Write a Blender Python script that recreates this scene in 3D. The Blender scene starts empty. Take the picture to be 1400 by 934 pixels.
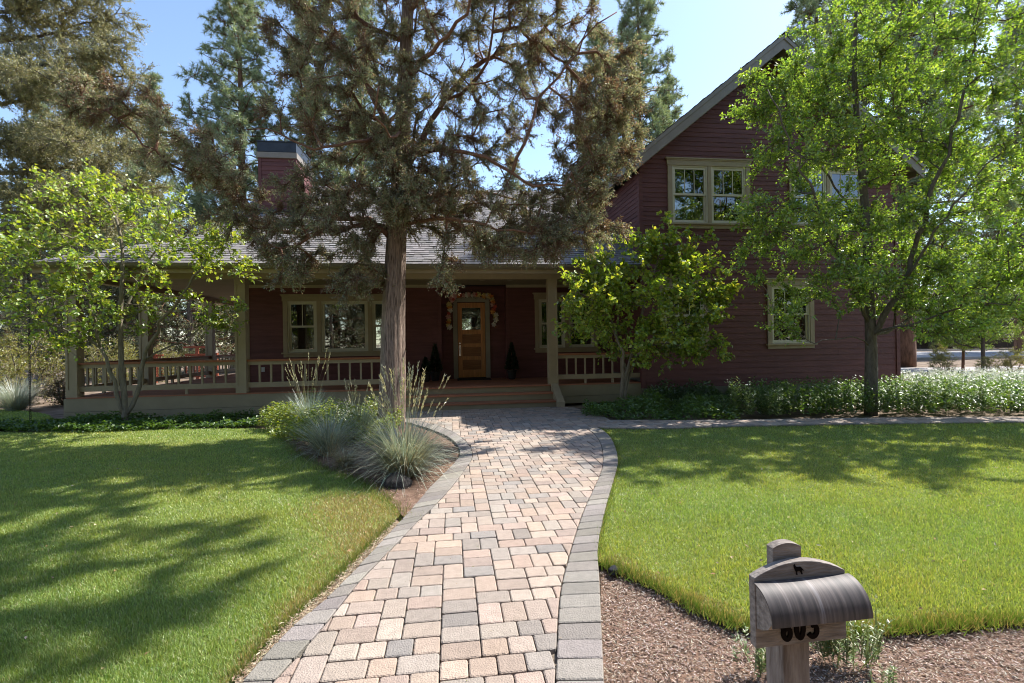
import bpy, math, random
import numpy as np
from mathutils import Vector, Matrix

C = bpy.context.scene.collection
S = bpy.context.scene
rad = math.radians

# ------------------------------------------------------------------ camera
F, CX, CY, ROLL, EYE = 661.0, 700.0, 467.0, 0.016, 1.48
PSI = math.atan(0.1256)
HX, HY = -0.83, 11.0                       # house origin: porch deck edge at the door
CU, SU = math.cos(PSI), math.sin(PSI)

def der(x, y):
    return ((x - CX) - ROLL * (y - CY)) / F, ((y - CY) + ROLL * (x - CX)) / F
def at(x, y, Y):
    a, b = der(x, y)
    return (a * Y, Y, EYE - b * Y)
def gp(x, y, z=0.0):
    a, b = der(x, y)
    Y = (EYE - z) / b
    return (a * Y, Y)
def hw(u, v, z=0.0):
    return (HX + u * CU - v * SU, HY + u * SU + v * CU, z)

cam = bpy.data.cameras.new('camera')
cam.sensor_width = 36.0
cam.lens = F / 1400 * 36
cam.clip_start, cam.clip_end = 0.05, 5000
co = bpy.data.objects.new('camera', cam)
C.objects.link(co)
r_ = Vector((math.cos(ROLL), 0, -math.sin(ROLL)))
u_ = Vector((math.sin(ROLL), 0, math.cos(ROLL)))
co.matrix_world = Matrix(((r_.x, u_.x, 0, 0), (r_.y, u_.y, -1, 0), (r_.z, u_.z, 0, EYE), (0, 0, 0, 1)))
S.camera = co

# ------------------------------------------------------------------ light
LD = Vector((-0.67, -0.42, -1.0)).normalized()          # direction the sunlight travels
EL = math.asin(-LD.z)
AZ = math.atan2(-LD.x, -LD.y)                            # compass from +Y towards +X
sl = bpy.data.lights.new('sun', 'SUN')
sl.energy, sl.angle, sl.color = 4.7, rad(0.53), (1.0, 0.965, 0.905)
so = bpy.data.objects.new('sun', sl)
so.rotation_euler = LD.to_track_quat('-Z', 'Y').to_euler()
so.location = (20, 20, 40)
C.objects.link(so)
w = bpy.data.worlds.new('World')
S.world = w
w.use_nodes = True
nt = w.node_tree
sk = nt.nodes.new('ShaderNodeTexSky')
sk.sky_type = 'NISHITA'
sk.sun_disc = False
sk.sun_elevation = EL
sk.sun_rotation = AZ
sk.air_density = 1.0
sk.dust_density = 0.8
sk.altitude = 600
sk.ozone_density = 1.0
nt.links.new(sk.outputs[0], nt.nodes['Background'].inputs[0])
nt.nodes['Background'].inputs[1].default_value = 0.15
S.view_settings.view_transform = 'Standard'
S.view_settings.look = 'None'
S.view_settings.gamma = 1.0
S.view_settings.exposure = 1.06
S.render.engine = 'CYCLES'
S.cycles.use_denoising = True
S.cycles.filter_width = 1.05
S.cycles.max_bounces = 8
S.cycles.transparent_max_bounces = 8
S.cycles.caustics_reflective = False
S.cycles.caustics_refractive = False

# ------------------------------------------------------------------ materials
MATS = {}
def nodes(name):
    m = bpy.data.materials.new(name)
    m.use_nodes = True
    return m, m.node_tree, m.node_tree.nodes['Principled BSDF']

def mat(name, col, rough=0.6, var=0.25, scale=6.0, stretch=(1, 1, 1), bump=0.0, bscale=None, spec=0.3, metal=0.0, attr=False, detail=6, hue=None):
    """Principled surface whose colour wanders between two close tones by a noise in object space."""
    if name in MATS: return MATS[name]
    m, t, b = nodes(name)
    tc = t.nodes.new('ShaderNodeTexCoord')
    mp = t.nodes.new('ShaderNodeMapping')
    mp.inputs['Scale'].default_value = stretch
    t.links.new(tc.outputs['Object'], mp.inputs[0])
    nz = t.nodes.new('ShaderNodeTexNoise')
    nz.inputs['Scale'].default_value = scale
    nz.inputs['Detail'].default_value = detail
    nz.inputs['Roughness'].default_value = 0.62
    t.links.new(mp.outputs[0], nz.inputs['Vector'])
    cr = t.nodes.new('ShaderNodeValToRGB')
    cr.color_ramp.elements[0].position, cr.color_ramp.elements[1].position = 0.3, 0.72
    lo = [c * (1 - var) for c in col]
    hi = [min(1, c * (1 + var)) for c in (hue or col)]
    cr.color_ramp.elements[0].color = (*lo, 1)
    cr.color_ramp.elements[1].color = (*hi, 1)
    t.links.new(nz.outputs['Fac'], cr.inputs[0])
    out = cr.outputs[0]
    if attr:
        at_ = t.nodes.new('ShaderNodeAttribute')
        at_.attribute_name = 'col'
        mx = t.nodes.new('ShaderNodeMix')
        mx.data_type, mx.blend_type = 'RGBA', 'MULTIPLY'
        mx.inputs[0].default_value = 1.0
        t.links.new(out, mx.inputs[6])
        t.links.new(at_.outputs['Color'], mx.inputs[7])
        out = mx.outputs[2]
    t.links.new(out, b.inputs['Base Color'])
    b.inputs['Roughness'].default_value = rough
    b.inputs['Specular IOR Level'].default_value = spec
    b.inputs['Metallic'].default_value = metal
    if bump:
        n2 = t.nodes.new('ShaderNodeTexNoise')
        n2.inputs['Scale'].default_value = bscale or scale * 4
        n2.inputs['Detail'].default_value = 8
        t.links.new(mp.outputs[0], n2.inputs['Vector'])
        bp = t.nodes.new('ShaderNodeBump')
        bp.inputs['Strength'].default_value = bump
        bp.inputs['Distance'].default_value = 0.02
        t.links.new(n2.outputs['Fac'], bp.inputs['Height'])
        t.links.new(bp.outputs[0], b.inputs['Normal'])
    MATS[name] = m
    return m

def leaf_mat(name, trans=0.45, gloss=0.06, tint=(1.25, 1.25, 0.55), rough=0.45):
    """Thin leaf: diffuse + translucent, colour from the per-leaf attribute."""
    if name in MATS: return MATS[name]
    m = bpy.data.materials.new(name)
    m.use_nodes = True
    t = m.node_tree
    t.nodes.remove(t.nodes['Principled BSDF'])
    out = t.nodes['Material Output']
    a = t.nodes.new('ShaderNodeAttribute'); a.attribute_name = 'col'
    d = t.nodes.new('ShaderNodeBsdfDiffuse')
    tr = t.nodes.new('ShaderNodeBsdfTranslucent')
    tm = t.nodes.new('ShaderNodeMix'); tm.data_type, tm.blend_type = 'RGBA', 'MULTIPLY'
    tm.inputs[0].default_value = 1.0
    tm.inputs[7].default_value = (*tint, 1)
    t.links.new(a.outputs['Color'], d.inputs[0])
    t.links.new(a.outputs['Color'], tm.inputs[6])
    t.links.new(tm.outputs[2], tr.inputs[0])
    mx = t.nodes.new('ShaderNodeMixShader'); mx.inputs[0].default_value = trans
    t.links.new(d.outputs[0], mx.inputs[1]); t.links.new(tr.outputs[0], mx.inputs[2])
    g = t.nodes.new('ShaderNodeBsdfGlossy'); g.inputs['Roughness'].default_value = rough
    g.inputs[0].default_value = (0.9, 0.9, 0.9, 1)
    m2 = t.nodes.new('ShaderNodeMixShader'); m2.inputs[0].default_value = gloss
    t.links.new(mx.outputs[0], m2.inputs[1]); t.links.new(g.outputs[0], m2.inputs[2])
    t.links.new(m2.outputs[0], out.inputs[0])
    MATS[name] = m
    return m

def glass_mat():
    if 'window_glass' in MATS: return MATS['window_glass']
    m = bpy.data.materials.new('window_glass'); m.use_nodes = True
    t = m.node_tree; t.nodes.remove(t.nodes['Principled BSDF'])
    fr = t.nodes.new('ShaderNodeFresnel'); fr.inputs[0].default_value = 1.9
    ma = t.nodes.new('ShaderNodeMath'); ma.operation = 'MULTIPLY_ADD'
    ma.inputs[1].default_value = 1.0; ma.inputs[2].default_value = 0.10
    t.links.new(fr.outputs[0], ma.inputs[0])
    tr = t.nodes.new('ShaderNodeBsdfTransparent'); tr.inputs[0].default_value = (0.72, 0.76, 0.74, 1)
    g = t.nodes.new('ShaderNodeBsdfGlossy'); g.inputs['Roughness'].default_value = 0.0
    nz = t.nodes.new('ShaderNodeTexNoise'); nz.inputs['Scale'].default_value = 1.3
    bp = t.nodes.new('ShaderNodeBump'); bp.inputs['Strength'].default_value = 0.05; bp.inputs['Distance'].default_value = 0.03
    tc = t.nodes.new('ShaderNodeTexCoord')
    t.links.new(tc.outputs['Object'], nz.inputs['Vector'])
    t.links.new(nz.outputs['Fac'], bp.inputs['Height']); t.links.new(bp.outputs[0], g.inputs['Normal'])
    mx = t.nodes.new('ShaderNodeMixShader')
    t.links.new(ma.outputs[0], mx.inputs[0]); t.links.new(tr.outputs[0], mx.inputs[1]); t.links.new(g.outputs[0], mx.inputs[2])
    t.links.new(mx.outputs[0], t.nodes['Material Output'].inputs[0])
    MATS['window_glass'] = m
    return m

M_SID = lambda: mat('maroon_siding', (0.145, 0.055, 0.050), 0.62, 0.22, 3.0, (0.6, 0.6, 5), 0.12, 18, 0.3, attr=True)
M_TRIM = lambda: mat('olive_tan_trim', (0.365, 0.290, 0.190), 0.55, 0.10, 4.0, (1, 1, 1), 0.05, 40, 0.3)
M_GREY = lambda: mat('grey_rake_trim', (0.265, 0.230, 0.195), 0.6, 0.12, 4.0, (1, 1, 1), 0.05, 40)
M_SASH = lambda: mat('cream_sash', (0.600, 0.550, 0.430), 0.45, 0.05, 8.0)
M_DECK = lambda: mat('terracotta_deck_stain', (0.330, 0.125, 0.060), 0.6, 0.22, 3.0, (0.4, 6, 6), 0.1, 20)
M_SKIRT = lambda: mat('olive_skirt', (0.300, 0.250, 0.160), 0.6, 0.10, 3.0, (1, 1, 1), 0.05, 40)
M_CEIL = lambda: mat('porch_ceiling_paint', (0.330, 0.280, 0.190), 0.6, 0.08, 2.0)
M_SHING = lambda: mat('asphalt_shingle', (0.235, 0.220, 0.213), 0.9, 0.22, 9.0, (1, 1, 1), 0.5, 90, 0.2, attr=True)
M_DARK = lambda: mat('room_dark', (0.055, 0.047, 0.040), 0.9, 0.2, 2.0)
M_DOOR = lambda: mat('fir_door', (0.500, 0.210, 0.062), 0.4, 0.28, 4.0, (9, 9, 0.7), 0.06, 30, 0.4)
M_CONC = lambda: mat('foundation_paint', (0.170, 0.150, 0.105), 0.85, 0.18, 6.0, (1, 1, 1), 0.2, 50)
M_BARK = lambda: mat('juniper_bark', (0.185, 0.120, 0.088), 0.92, 0.65, 9.0, (7, 7, 0.55), 1.0, 16, 0.15, hue=(0.30, 0.225, 0.18))
M_LIMB = lambda: mat('juniper_limb_bark', (0.215, 0.120, 0.080), 0.92, 0.45, 9.0, (3, 3, 3), 0.6, 25, 0.15)
M_PBARK = lambda: mat('pine_bark', (0.170, 0.095, 0.062), 0.92, 0.5, 5.0, (3, 3, 0.7), 0.9, 10, 0.15)
M_GBARK = lambda: mat('grey_bark', (0.150, 0.125, 0.100), 0.85, 0.4, 9.0, (3, 3, 1), 0.5, 25, 0.2)
M_MBARK = lambda: mat('maple_bark', (0.200, 0.170, 0.125), 0.8, 0.35, 8.0, (3, 3, 1), 0.4, 25, 0.2)
M_WOOD = lambda: mat('weathered_wood', (0.230, 0.190, 0.165), 0.85, 0.38, 7.0, (1.2, 6, 8), 0.4, 22, 0.2, hue=(0.27, 0.235, 0.21))
M_IRON = lambda: mat('dark_iron', (0.025, 0.022, 0.020), 0.5, 0.2, 20, metal=0.6)

# ------------------------------------------------------------------ mesh helpers
class MB:
    def __init__(s): s.v, s.f, s.c, s.k = [], [], [], 1.0
    def add(s, vs, fs, k=None):
        o = len(s.v)
        s.v += [tuple(p) for p in vs]
        for f in fs:
            s.f.append(tuple(i + o for i in f)); s.c.append(s.k if k is None else k)
        return s
    def box(s, x0, x1, y0, y1, z0, z1, k=None):
        return s.add([(x0,y0,z0),(x1,y0,z0),(x1,y1,z0),(x0,y1,z0),(x0,y0,z1),(x1,y0,z1),(x1,y1,z1),(x0,y1,z1)],
              [(0,3,2,1),(4,5,6,7),(0,1,5,4),(1,2,6,5),(2,3,7,6),(3,0,4,7)], k)
    def prism(s, poly, fn, d0, d1, k=None):
        """poly: 2-D outline; fn(a, b, d) -> point; extruded from d0 to d1."""
        n = len(poly)
        vs = [fn(a, b, d0) for a, b in poly] + [fn(a, b, d1) for a, b in poly]
        fs = [tuple(range(n))[::-1], tuple(range(n, 2*n))] + [(i, (i+1) % n, n + (i+1) % n, n + i) for i in range(n)]
        return s.add(vs, fs, k)
    def tube(s, pts, rr, n=8, cap=True, k=None, wob=None):
        pts = [Vector(p) for p in pts]
        m = len(pts)
        if not hasattr(rr, '__len__'): rr = [rr] * m
        vs = []
        ref = Vector((0.31, 0.87, 0.37))
        for i, p in enumerate(pts):
            t = (pts[min(i+1, m-1)] - pts[max(i-1, 0)]).normalized()
            a = t.cross(ref)
            if a.length < 0.1: a = t.cross(Vector((1, 0, 0)))
            a.normalize(); b = t.cross(a)
            for j in range(n):
                q = 2 * math.pi * j / n
                r = rr[i] * (1 if wob is None else wob(i, j))
                vs.append(p + a * (r * math.cos(q)) + b * (r * math.sin(q)))
        fs = []
        for i in range(m - 1):
            for j in range(n):
                a0, a1 = i*n + j, i*n + (j+1) % n
                fs.append((a0, a1, a1 + n, a0 + n))
        if cap:
            fs.append(tuple(range(n))[::-1]); fs.append(tuple(range((m-1)*n, m*n)))
        return s.add(vs, fs, k)
    def build(s, name, m, parent=None, smooth=False, loc=None):
        me = bpy.data.meshes.new(name)
        me.from_pydata(s.v, [], s.f)
        a = me.attributes.new('col', 'FLOAT_COLOR', 'FACE')
        arr = np.ones((len(s.f), 4), np.float32)
        for i, k in enumerate(s.c):
            arr[i, :3] = k
        a.data.foreach_set('color', arr.ravel())
        if smooth: me.polygons.foreach_set('use_smooth', [True] * len(me.polygons))
        me.materials.append(m)
        o = bpy.data.objects.new(name, me)
        C.objects.link(o)
        if parent: o.parent = parent
        if loc: o.location = loc
        return o

def np_mesh(name, V, n, m, col=None, parent=None, tris=None):
    """V: (K*n, 3) vertices of K separate small faces of n corners each; n = 4 kites are split along the rib."""
    K = len(V) // n
    me = bpy.data.meshes.new(name)
    me.vertices.add(len(V)); me.vertices.foreach_set('co', np.ascontiguousarray(V, np.float32).ravel())
    if n == 4:
        base = (np.arange(K) * 4)[:, None]
        idx = np.concatenate([base + np.array([0, 1, 2]), base + np.array([0, 2, 3])], 1).reshape(-1, 3)
        per = 2
    else:
        idx = np.arange(K * 3).reshape(-1, 3); per = 1
    me.loops.add(idx.size); me.loops.foreach_set('vertex_index', idx.astype(np.int32).ravel())
    me.polygons.add(len(idx))
    me.polygons.foreach_set('loop_start', (np.arange(len(idx)) * 3).astype(np.int32))
    me.update(calc_edges=True)
    if col is not None:
        a = me.attributes.new('col', 'FLOAT_COLOR', 'FACE')
        cc = np.repeat(np.concatenate([col, np.ones((K, 1))], 1), per, 0).astype(np.float32)
        a.data.foreach_set('color', cc.ravel())
    me.materials.append(m)
    o = bpy.data.objects.new(name, me); C.objects.link(o)
    if parent: o.parent = parent
    return o

def nrm(a): return a / (np.linalg.norm(a, axis=-1, keepdims=True) + 1e-9)
def kites(P, D, N, L, W, fold=0.25, wide=0.45):
    D = nrm(D); R = nrm(np.cross(D, N)); Nn = np.cross(R, D)
    L = np.broadcast_to(L, (len(P),))[:, None]; W = np.broadcast_to(W, (len(P),))[:, None]
    mid = P + D * L * wide
    V = np.stack([P, mid + R * W * .5 + Nn * W * fold, P + D * L, mid - R * W * .5 + Nn * W * fold], 1)
    return V.reshape(-1, 3)
def tris(P, D, N, L, W):
    D = nrm(D); R = nrm(np.cross(D, N))
    L = np.broadcast_to(L, (len(P),))[:, None]; W = np.broadcast_to(W, (len(P),))[:, None]
    return np.stack([P - R * W * .5, P + R * W * .5, P + D * L], 1).reshape(-1, 3)
def palette(rng, cols, n, wts=None, jit=0.18):
    cols = np.array(cols, float)
    i = rng.choice(len(cols), n, p=None if wts is None else np.array(wts) / sum(wts))
    return cols[i] * rng.uniform(1 - jit, 1 + jit, (n, 1)) * rng.uniform(1 - jit * .4, 1 + jit * .4, (n, 3))

def thing(name, label, cat, loc=(0, 0, 0), rz=0.0, group=None):
    o = bpy.data.objects.new(name, None); C.objects.link(o)
    o.empty_display_size = 0.2
    o.location = loc; o.rotation_euler = (0, 0, rz)
    return tag(o, label, cat, group)
def tag(o, label=None, cat=None, group=None, kind=None):
    if label: o['label'] = label
    if cat: o['category'] = cat
    if group: o['group'] = group
    if kind: o['kind'] = kind
    return o
def kids(o): return [c for c in bpy.data.objects if c.parent == o]
def dup(root, loc, rz=0.0, sc=1.0, label=None, group=None):
    r = root.copy(); C.objects.link(r)
    r.location = loc; r.rotation_euler = (0, 0, rz); r.scale = (sc, sc, sc)
    if label: r['label'] = label
    if group: r['group'] = group
    for ch in kids(root):
        c = ch.copy(); C.objects.link(c); c.parent = r
        for g in kids(ch):
            d = g.copy(); C.objects.link(d); d.parent = c
    return r

# ------------------------------------------------------------------ polygons
def inside(poly, X, Y):
    poly = np.asarray(poly); r = np.zeros(len(X), bool); n = len(poly)
    for i in range(n):
        x0, y0 = poly[i]; x1, y1 = poly[(i + 1) % n]
        c = ((y0 > Y) != (y1 > Y)) & (X < (x1 - x0) * (Y - y0) / (y1 - y0 + 1e-12) + x0)
        r ^= c
    return r
def smoothline(pts, n=6):
    P = [np.array(p, float) for p in pts]
    out = []
    for i in range(len(P) - 1):
        p0, p1, p2, p3 = P[max(i-1, 0)], P[i], P[i+1], P[min(i+2, len(P)-1)]
        for k in range(n):
            t = k / n
            out.append(0.5 * ((2*p1) + (-p0+p2)*t + (2*p0-5*p1+4*p2-p3)*t*t + (-p0+3*p1-3*p2+p3)*t**3))
    out.append(P[-1])
    return [tuple(p) for p in out]
def sheet(name, poly, z, m, kind='structure'):
    mb = MB(); mb.add([(x, y, z) for x, y in poly], [tuple(range(len(poly)))])
    o = mb.build(name, m); o['kind'] = kind
    # keep the face looking up
    if o.data.polygons[0].normal.z < 0: o.data.flip_normals()
    return o

# ================================================================== SETTING: ground, lawn, path
soil = mat('soil', (0.165, 0.115, 0.082), 0.95, 0.45, 2.2, (1, 1, 1), 0.7, 26, 0.1, hue=(0.21, 0.16, 0.12))
sheet('ground', [(-400, -60), (400, -60), (400, 700), (-400, 700)], -0.042, soil)

pl_out = [gp(*p) for p in [(300, 975), (338, 934), (396, 868), (452, 820), (520, 748), (560, 704), (590, 668), (618, 640), (629, 622), (618, 604), (590, 590), (556, 580), (520, 574)]]
pl_in = [gp(*p) for p in [(345, 975), (382, 934), (440, 868), (494, 800), (540, 752), (570, 720), (606, 684), (634, 648), (646, 624), (632, 602), (600, 585), (560, 576), (520, 571)]]
pr_out = [gp(*p) for p in [(829, 975), (826, 932), (820, 800), (818, 752), (828, 700), (838, 664), (845, 632), (838, 606), (826, 592), (815, 587)]]
pr_in = [gp(*p) for p in [(756, 975), (760, 932), (766, 820), (780, 760), (797, 706), (812, 672), (824, 640), (822, 612), (812, 596), (803, 589)]]
pl_out, pl_in, pr_out, pr_in = [smoothline(l, 5) for l in (pl_out, pl_in, pr_out, pr_in)]

def clip_rect(poly, x0, x1, y0, y1):
    for ax, lim, sg in ((0, x0, 1), (0, x1, -1), (1, y0, 1), (1, y1, -1)):
        out = []
        for i in range(len(poly)):
            a, b = poly[i - 1], poly[i]
            da, db = sg * (a[ax] - lim), sg * (b[ax] - lim)
            if (da >= 0) != (db >= 0):
                t = da / (da - db); out.append((a[0] + (b[0]-a[0])*t, a[1] + (b[1]-a[1])*t))
            if db >= 0: out.append(b)
        poly = out
        if len(poly) < 3: return []
    return poly
def area(p): return 0.5 * sum(p[i-1][0]*p[i][1] - p[i][0]*p[i-1][1] for i in range(len(p)))
def clean(p, eps=0.006):
    out = []
    for q in p:
        if not out or math.dist(q, out[-1]) > eps: out.append(q)
    if len(out) > 1 and math.dist(out[0], out[-1]) < eps: out.pop()
    return out
def inset(p, d):
    n = len(p); out = []
    for i in range(n):
        a, b, c = np.array(p[i-1]), np.array(p[i]), np.array(p[(i+1) % n])
        e1, e2 = b - a, c - b
        n1 = np.array((-e1[1], e1[0])) / (np.linalg.norm(e1) + 1e-9); n2 = np.array((-e2[1], e2[0])) / (np.linalg.norm(e2) + 1e-9)
        m = n1 + n2; l = max(0.6, np.dot(m, m) / 2)
        out.append(tuple(b + m / l * d * 1.0))
    return out
def paver(mb, poly, col, z0, z1, rng, joint=0.0030, bev=0.0055, tilt=0.004):
    p = clean(poly)
    if len(p) < 3: return
    if area(p) < 0: p = p[::-1]
    if area(p) < 0.0012: return
    a0, b0 = inset(p, joint), inset(p, joint + bev)
    cuts = [min(rng.uniform(.007, .016), math.dist(b0[i-1], b0[i]) * .3, math.dist(b0[i], b0[(i+1) % len(b0)]) * .3) for i in range(len(b0))]
    def rounded(r):
        o_ = []
        for i in range(len(r)):
            A0, B0, C0 = np.array(r[i-1]), np.array(r[i]), np.array(r[(i+1) % len(r)])
            e1, e2 = (A0 - B0) / (np.linalg.norm(A0 - B0) + 1e-9), (C0 - B0) / (np.linalg.norm(C0 - B0) + 1e-9)
            o_ += [tuple(B0 + e1 * cuts[i]), tuple(B0 + (e1 + e2) * cuts[i] * .28), tuple(B0 + e2 * cuts[i])]
        return o_
    if area(b0) <= 0.0004: return
    a, b = rounded(a0), rounded(b0); p = a
    if area(a) <= 0 or area(b) <= 0: return
    cx = sum(q[0] for q in p) / len(p); cy = sum(q[1] for q in p) / len(p)
    tx, ty, dz = rng.uniform(-tilt, tilt) * 3, rng.uniform(-tilt, tilt) * 3, rng.uniform(-.0025, .0025)
    h = lambda q, z: z + dz + (q[0]-cx) * tx + (q[1]-cy) * ty
    n = len(p)
    vs = [(*q, z0) for q in a] + [(*q, h(q, z1 - bev * .7)) for q in a] + [(*q, h(q, z1)) for q in b]
    fs = [(i, (i+1) % n, n + (i+1) % n, n + i) for i in range(n)] + [(n+i, n+(i+1) % n, 2*n+(i+1) % n, 2*n+i) for i in range(n)] + [tuple(range(2*n, 3*n))]
    mb.add(vs, fs, col)
def to_uv(p): x, y = p[0] - HX, p[1] - HY; return (x*CU + y*SU, -x*SU + y*CU)
def skyline(u0, u1, v0, v1, g, rng):
    n = int((u1 - u0) / g); H = [0] * n; J = set(); mx = int((v1 - v0) / g)
    while True:
        lo = min(H)
        if lo >= mx: return
        i = H.index(lo); j = i
        while j < n and H[j] == lo: j += 1
        wd = j - i
        ok = [q for q in (2, 3) if q <= wd and wd - q != 1]
        good = [q for q in ok if (i + q) not in J or i + q == j]          # break the joint that comes up from below
        pw = rng.choice(good if good and rng.random() < .85 else ok)
        hs = [2] if pw == 3 else [2, 3, 3]
        same = [q for q in hs if i > 0 and H[i - 1] == lo + q]
        ph = same[0] if same and rng.random() < .8 else rng.choice(hs)
        for k in range(i + 1, i + pw): J.discard(k)
        J.add(i); J.add(i + pw)
        for k in range(i, i + pw): H[k] = lo + ph
        yield (u0 + i*g, u0 + (i+pw)*g, v0 + lo*g, v0 + (lo+ph)*g)
PCOL = [(0.42, 0.326, 0.260), (0.435, 0.348, 0.280), (0.385, 0.302, 0.246), (0.39, 0.332, 0.278), (0.345, 0.294, 0.252), (0.292, 0.256, 0.226), (0.41, 0.312, 0.256)]
rnd = random.Random(5)
def pcol():
    k = rnd.uniform(.84, 1.12); h = rnd.uniform(-.03, .03)
    r, g, b = rnd.choices(PCOL, (5, 4, 4, 3, 3, 3.2, 3))[0]
    return (r * k * (1 + h), g * k, b * k * (1 - h))
def gcol(): k = rnd.uniform(.8, 1.15); return (0.275 * k, 0.246 * k * rnd.uniform(.97, 1.02), 0.218 * k * rnd.uniform(.96, 1.03))
field = pl_in + [hw(-1.55, -.62)[:2], hw(-1.55, -.60)[:2], hw(1.72, -.60)[:2], hw(2.05, -.75)[:2], hw(2.3, -2.25)[:2], hw(2.25, -2.9)[:2]] + pr_in[::-1]
fuv = [to_uv(p) for p in field]
pm = MB()
us = [p[0] for p in fuv]; vs_ = [p[1] for p in fuv]
for (a, b, c_, d) in skyline(min(us) - .05, max(us) + .3, min(vs_) - .05, max(vs_) + .1, 0.064, rnd):
    p = clip_rect(fuv, a, b, c_, d)
    if len(p) >= 3: paver(pm, [hw(*q)[:2] for q in p], pcol(), -0.05, 0.036, rnd)
def border(o, i, step=0.138):
    """One row of pavers between two edge lines."""
    def arc(l):
        s = [0]
        for a, b in zip(l, l[1:]): s.append(s[-1] + math.dist(a, b))
        return s
    so_, si = arc(o), arc(i)
    n = max(2, int(0.5 * (so_[-1] + si[-1]) / step))
    def pt(l, s, t):
        t *= s[-1]
        return (float(np.interp(t, s, [p[0] for p in l])), float(np.interp(t, s, [p[1] for p in l])))
    for k in range(n):
        t0, t1 = k / n, (k + 1) / n
        paver(pm, [pt(o, so_, t0), pt(o, so_, t1), pt(i, si, t1), pt(i, si, t0)], gcol(), -0.05, 0.037, rnd)
border(pl_out, pl_in); border(pr_out, pr_in)
# narrow walk running to the right in front of the bed
wk_f = smoothline([pr_out[-1], (2.3, 7.86), (3.6, 7.95), (6.0, 7.98), (8.6, 7.9), (14, 7.7)], 6)
wk_b = smoothline([hw(2.25, -2.55)[:2], (2.9, 8.62), (3.8, 8.58), (6.0, 8.55), (8.8, 8.42), (14, 8.2)], 6)
wuv = [to_uv(p) for p in wk_f + wk_b[::-1]]
for (a, b, c_, d) in skyline(min(p[0] for p in wuv) - .05, max(p[0] for p in wuv), min(p[1] for p in wuv) - .05, max(p[1] for p in wuv) + .05, 0.064, rnd):
    p = clip_rect(wuv, a, b, c_, d)
    if len(p) >= 3: paver(pm, [hw(*q)[:2] for q in p], pcol(), -0.05, 0.036, rnd)
pav = mat('concrete_paver', (1.0, 1.0, 1.0), 0.9, 0.2, 22.0, (1, 1, 1), 0.55, 120, 0.2, attr=True)
tag(pm.build('path', pav), kind='structure')
joint = mat('joint_sand', (0.19, 0.155, 0.12), 0.95, 0.4, 40, (1, 1, 1), 0.5, 90, 0.1)
sheet('path_bed', pl_out + [hw(-1.6, -.5)[:2], hw(1.75, -.5)[:2], hw(2.1, -.75)[:2], hw(2.32, -2.3)[:2], hw(2.27, -2.9)[:2]] + pr_out[::-1], 0.012, joint)
sheet('walk_bed', wk_f + wk_b[::-1], 0.016, joint)

bed_edge = [gp(*p) for p in [(590, 700), (566, 716), (545, 700), (515, 672), (478, 652), (440, 640), (408, 622), (392, 606), (384, 592)]]
lawn_l_in = [gp(*p) for p in [(318, 934), (376, 868), (434, 816), (500, 752), (536, 716)]]
house_edge_l = [hw(-3.6, -2.05)[:2], hw(-5, -1.72)[:2], hw(-6.6, -1.5)[:2], hw(-8.0, -1.4)[:2], hw(-8.75, -1.1)[:2], hw(-8.95, .3)[:2], (-11.2, 11.3), (-13.5, 12.0), (-22, 12.0)]
lawn_l = [gp(300, 955)] + smoothline(lawn_l_in + bed_edge[2:], 4) + smoothline(house_edge_l, 4) + [(-22, 1.4), (-3, 1.2)]
lr_edge = [gp(*p) for p in [(825, 772), (836, 776), (868, 790), (915, 812), (962, 838), (1010, 856), (1060, 864), (1150, 866), (1270, 858), (1400, 848)]]
lawn_r = smoothline([p for p in pr_out if p[1] > lr_edge[0][1]] , 1) + wk_f + [(14, 2.2), (6, 2.5)] + smoothline(lr_edge, 4)[::-1]
turf = mat('turf_base', (0.17, 0.20, 0.055), 0.95, 0.4, 5.0, (1, 1, 1), 0.6, 60, 0.1)
sheet('lawn', lawn_l, 0.006, turf)
sheet('lawn', lawn_r, 0.006, turf)

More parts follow.
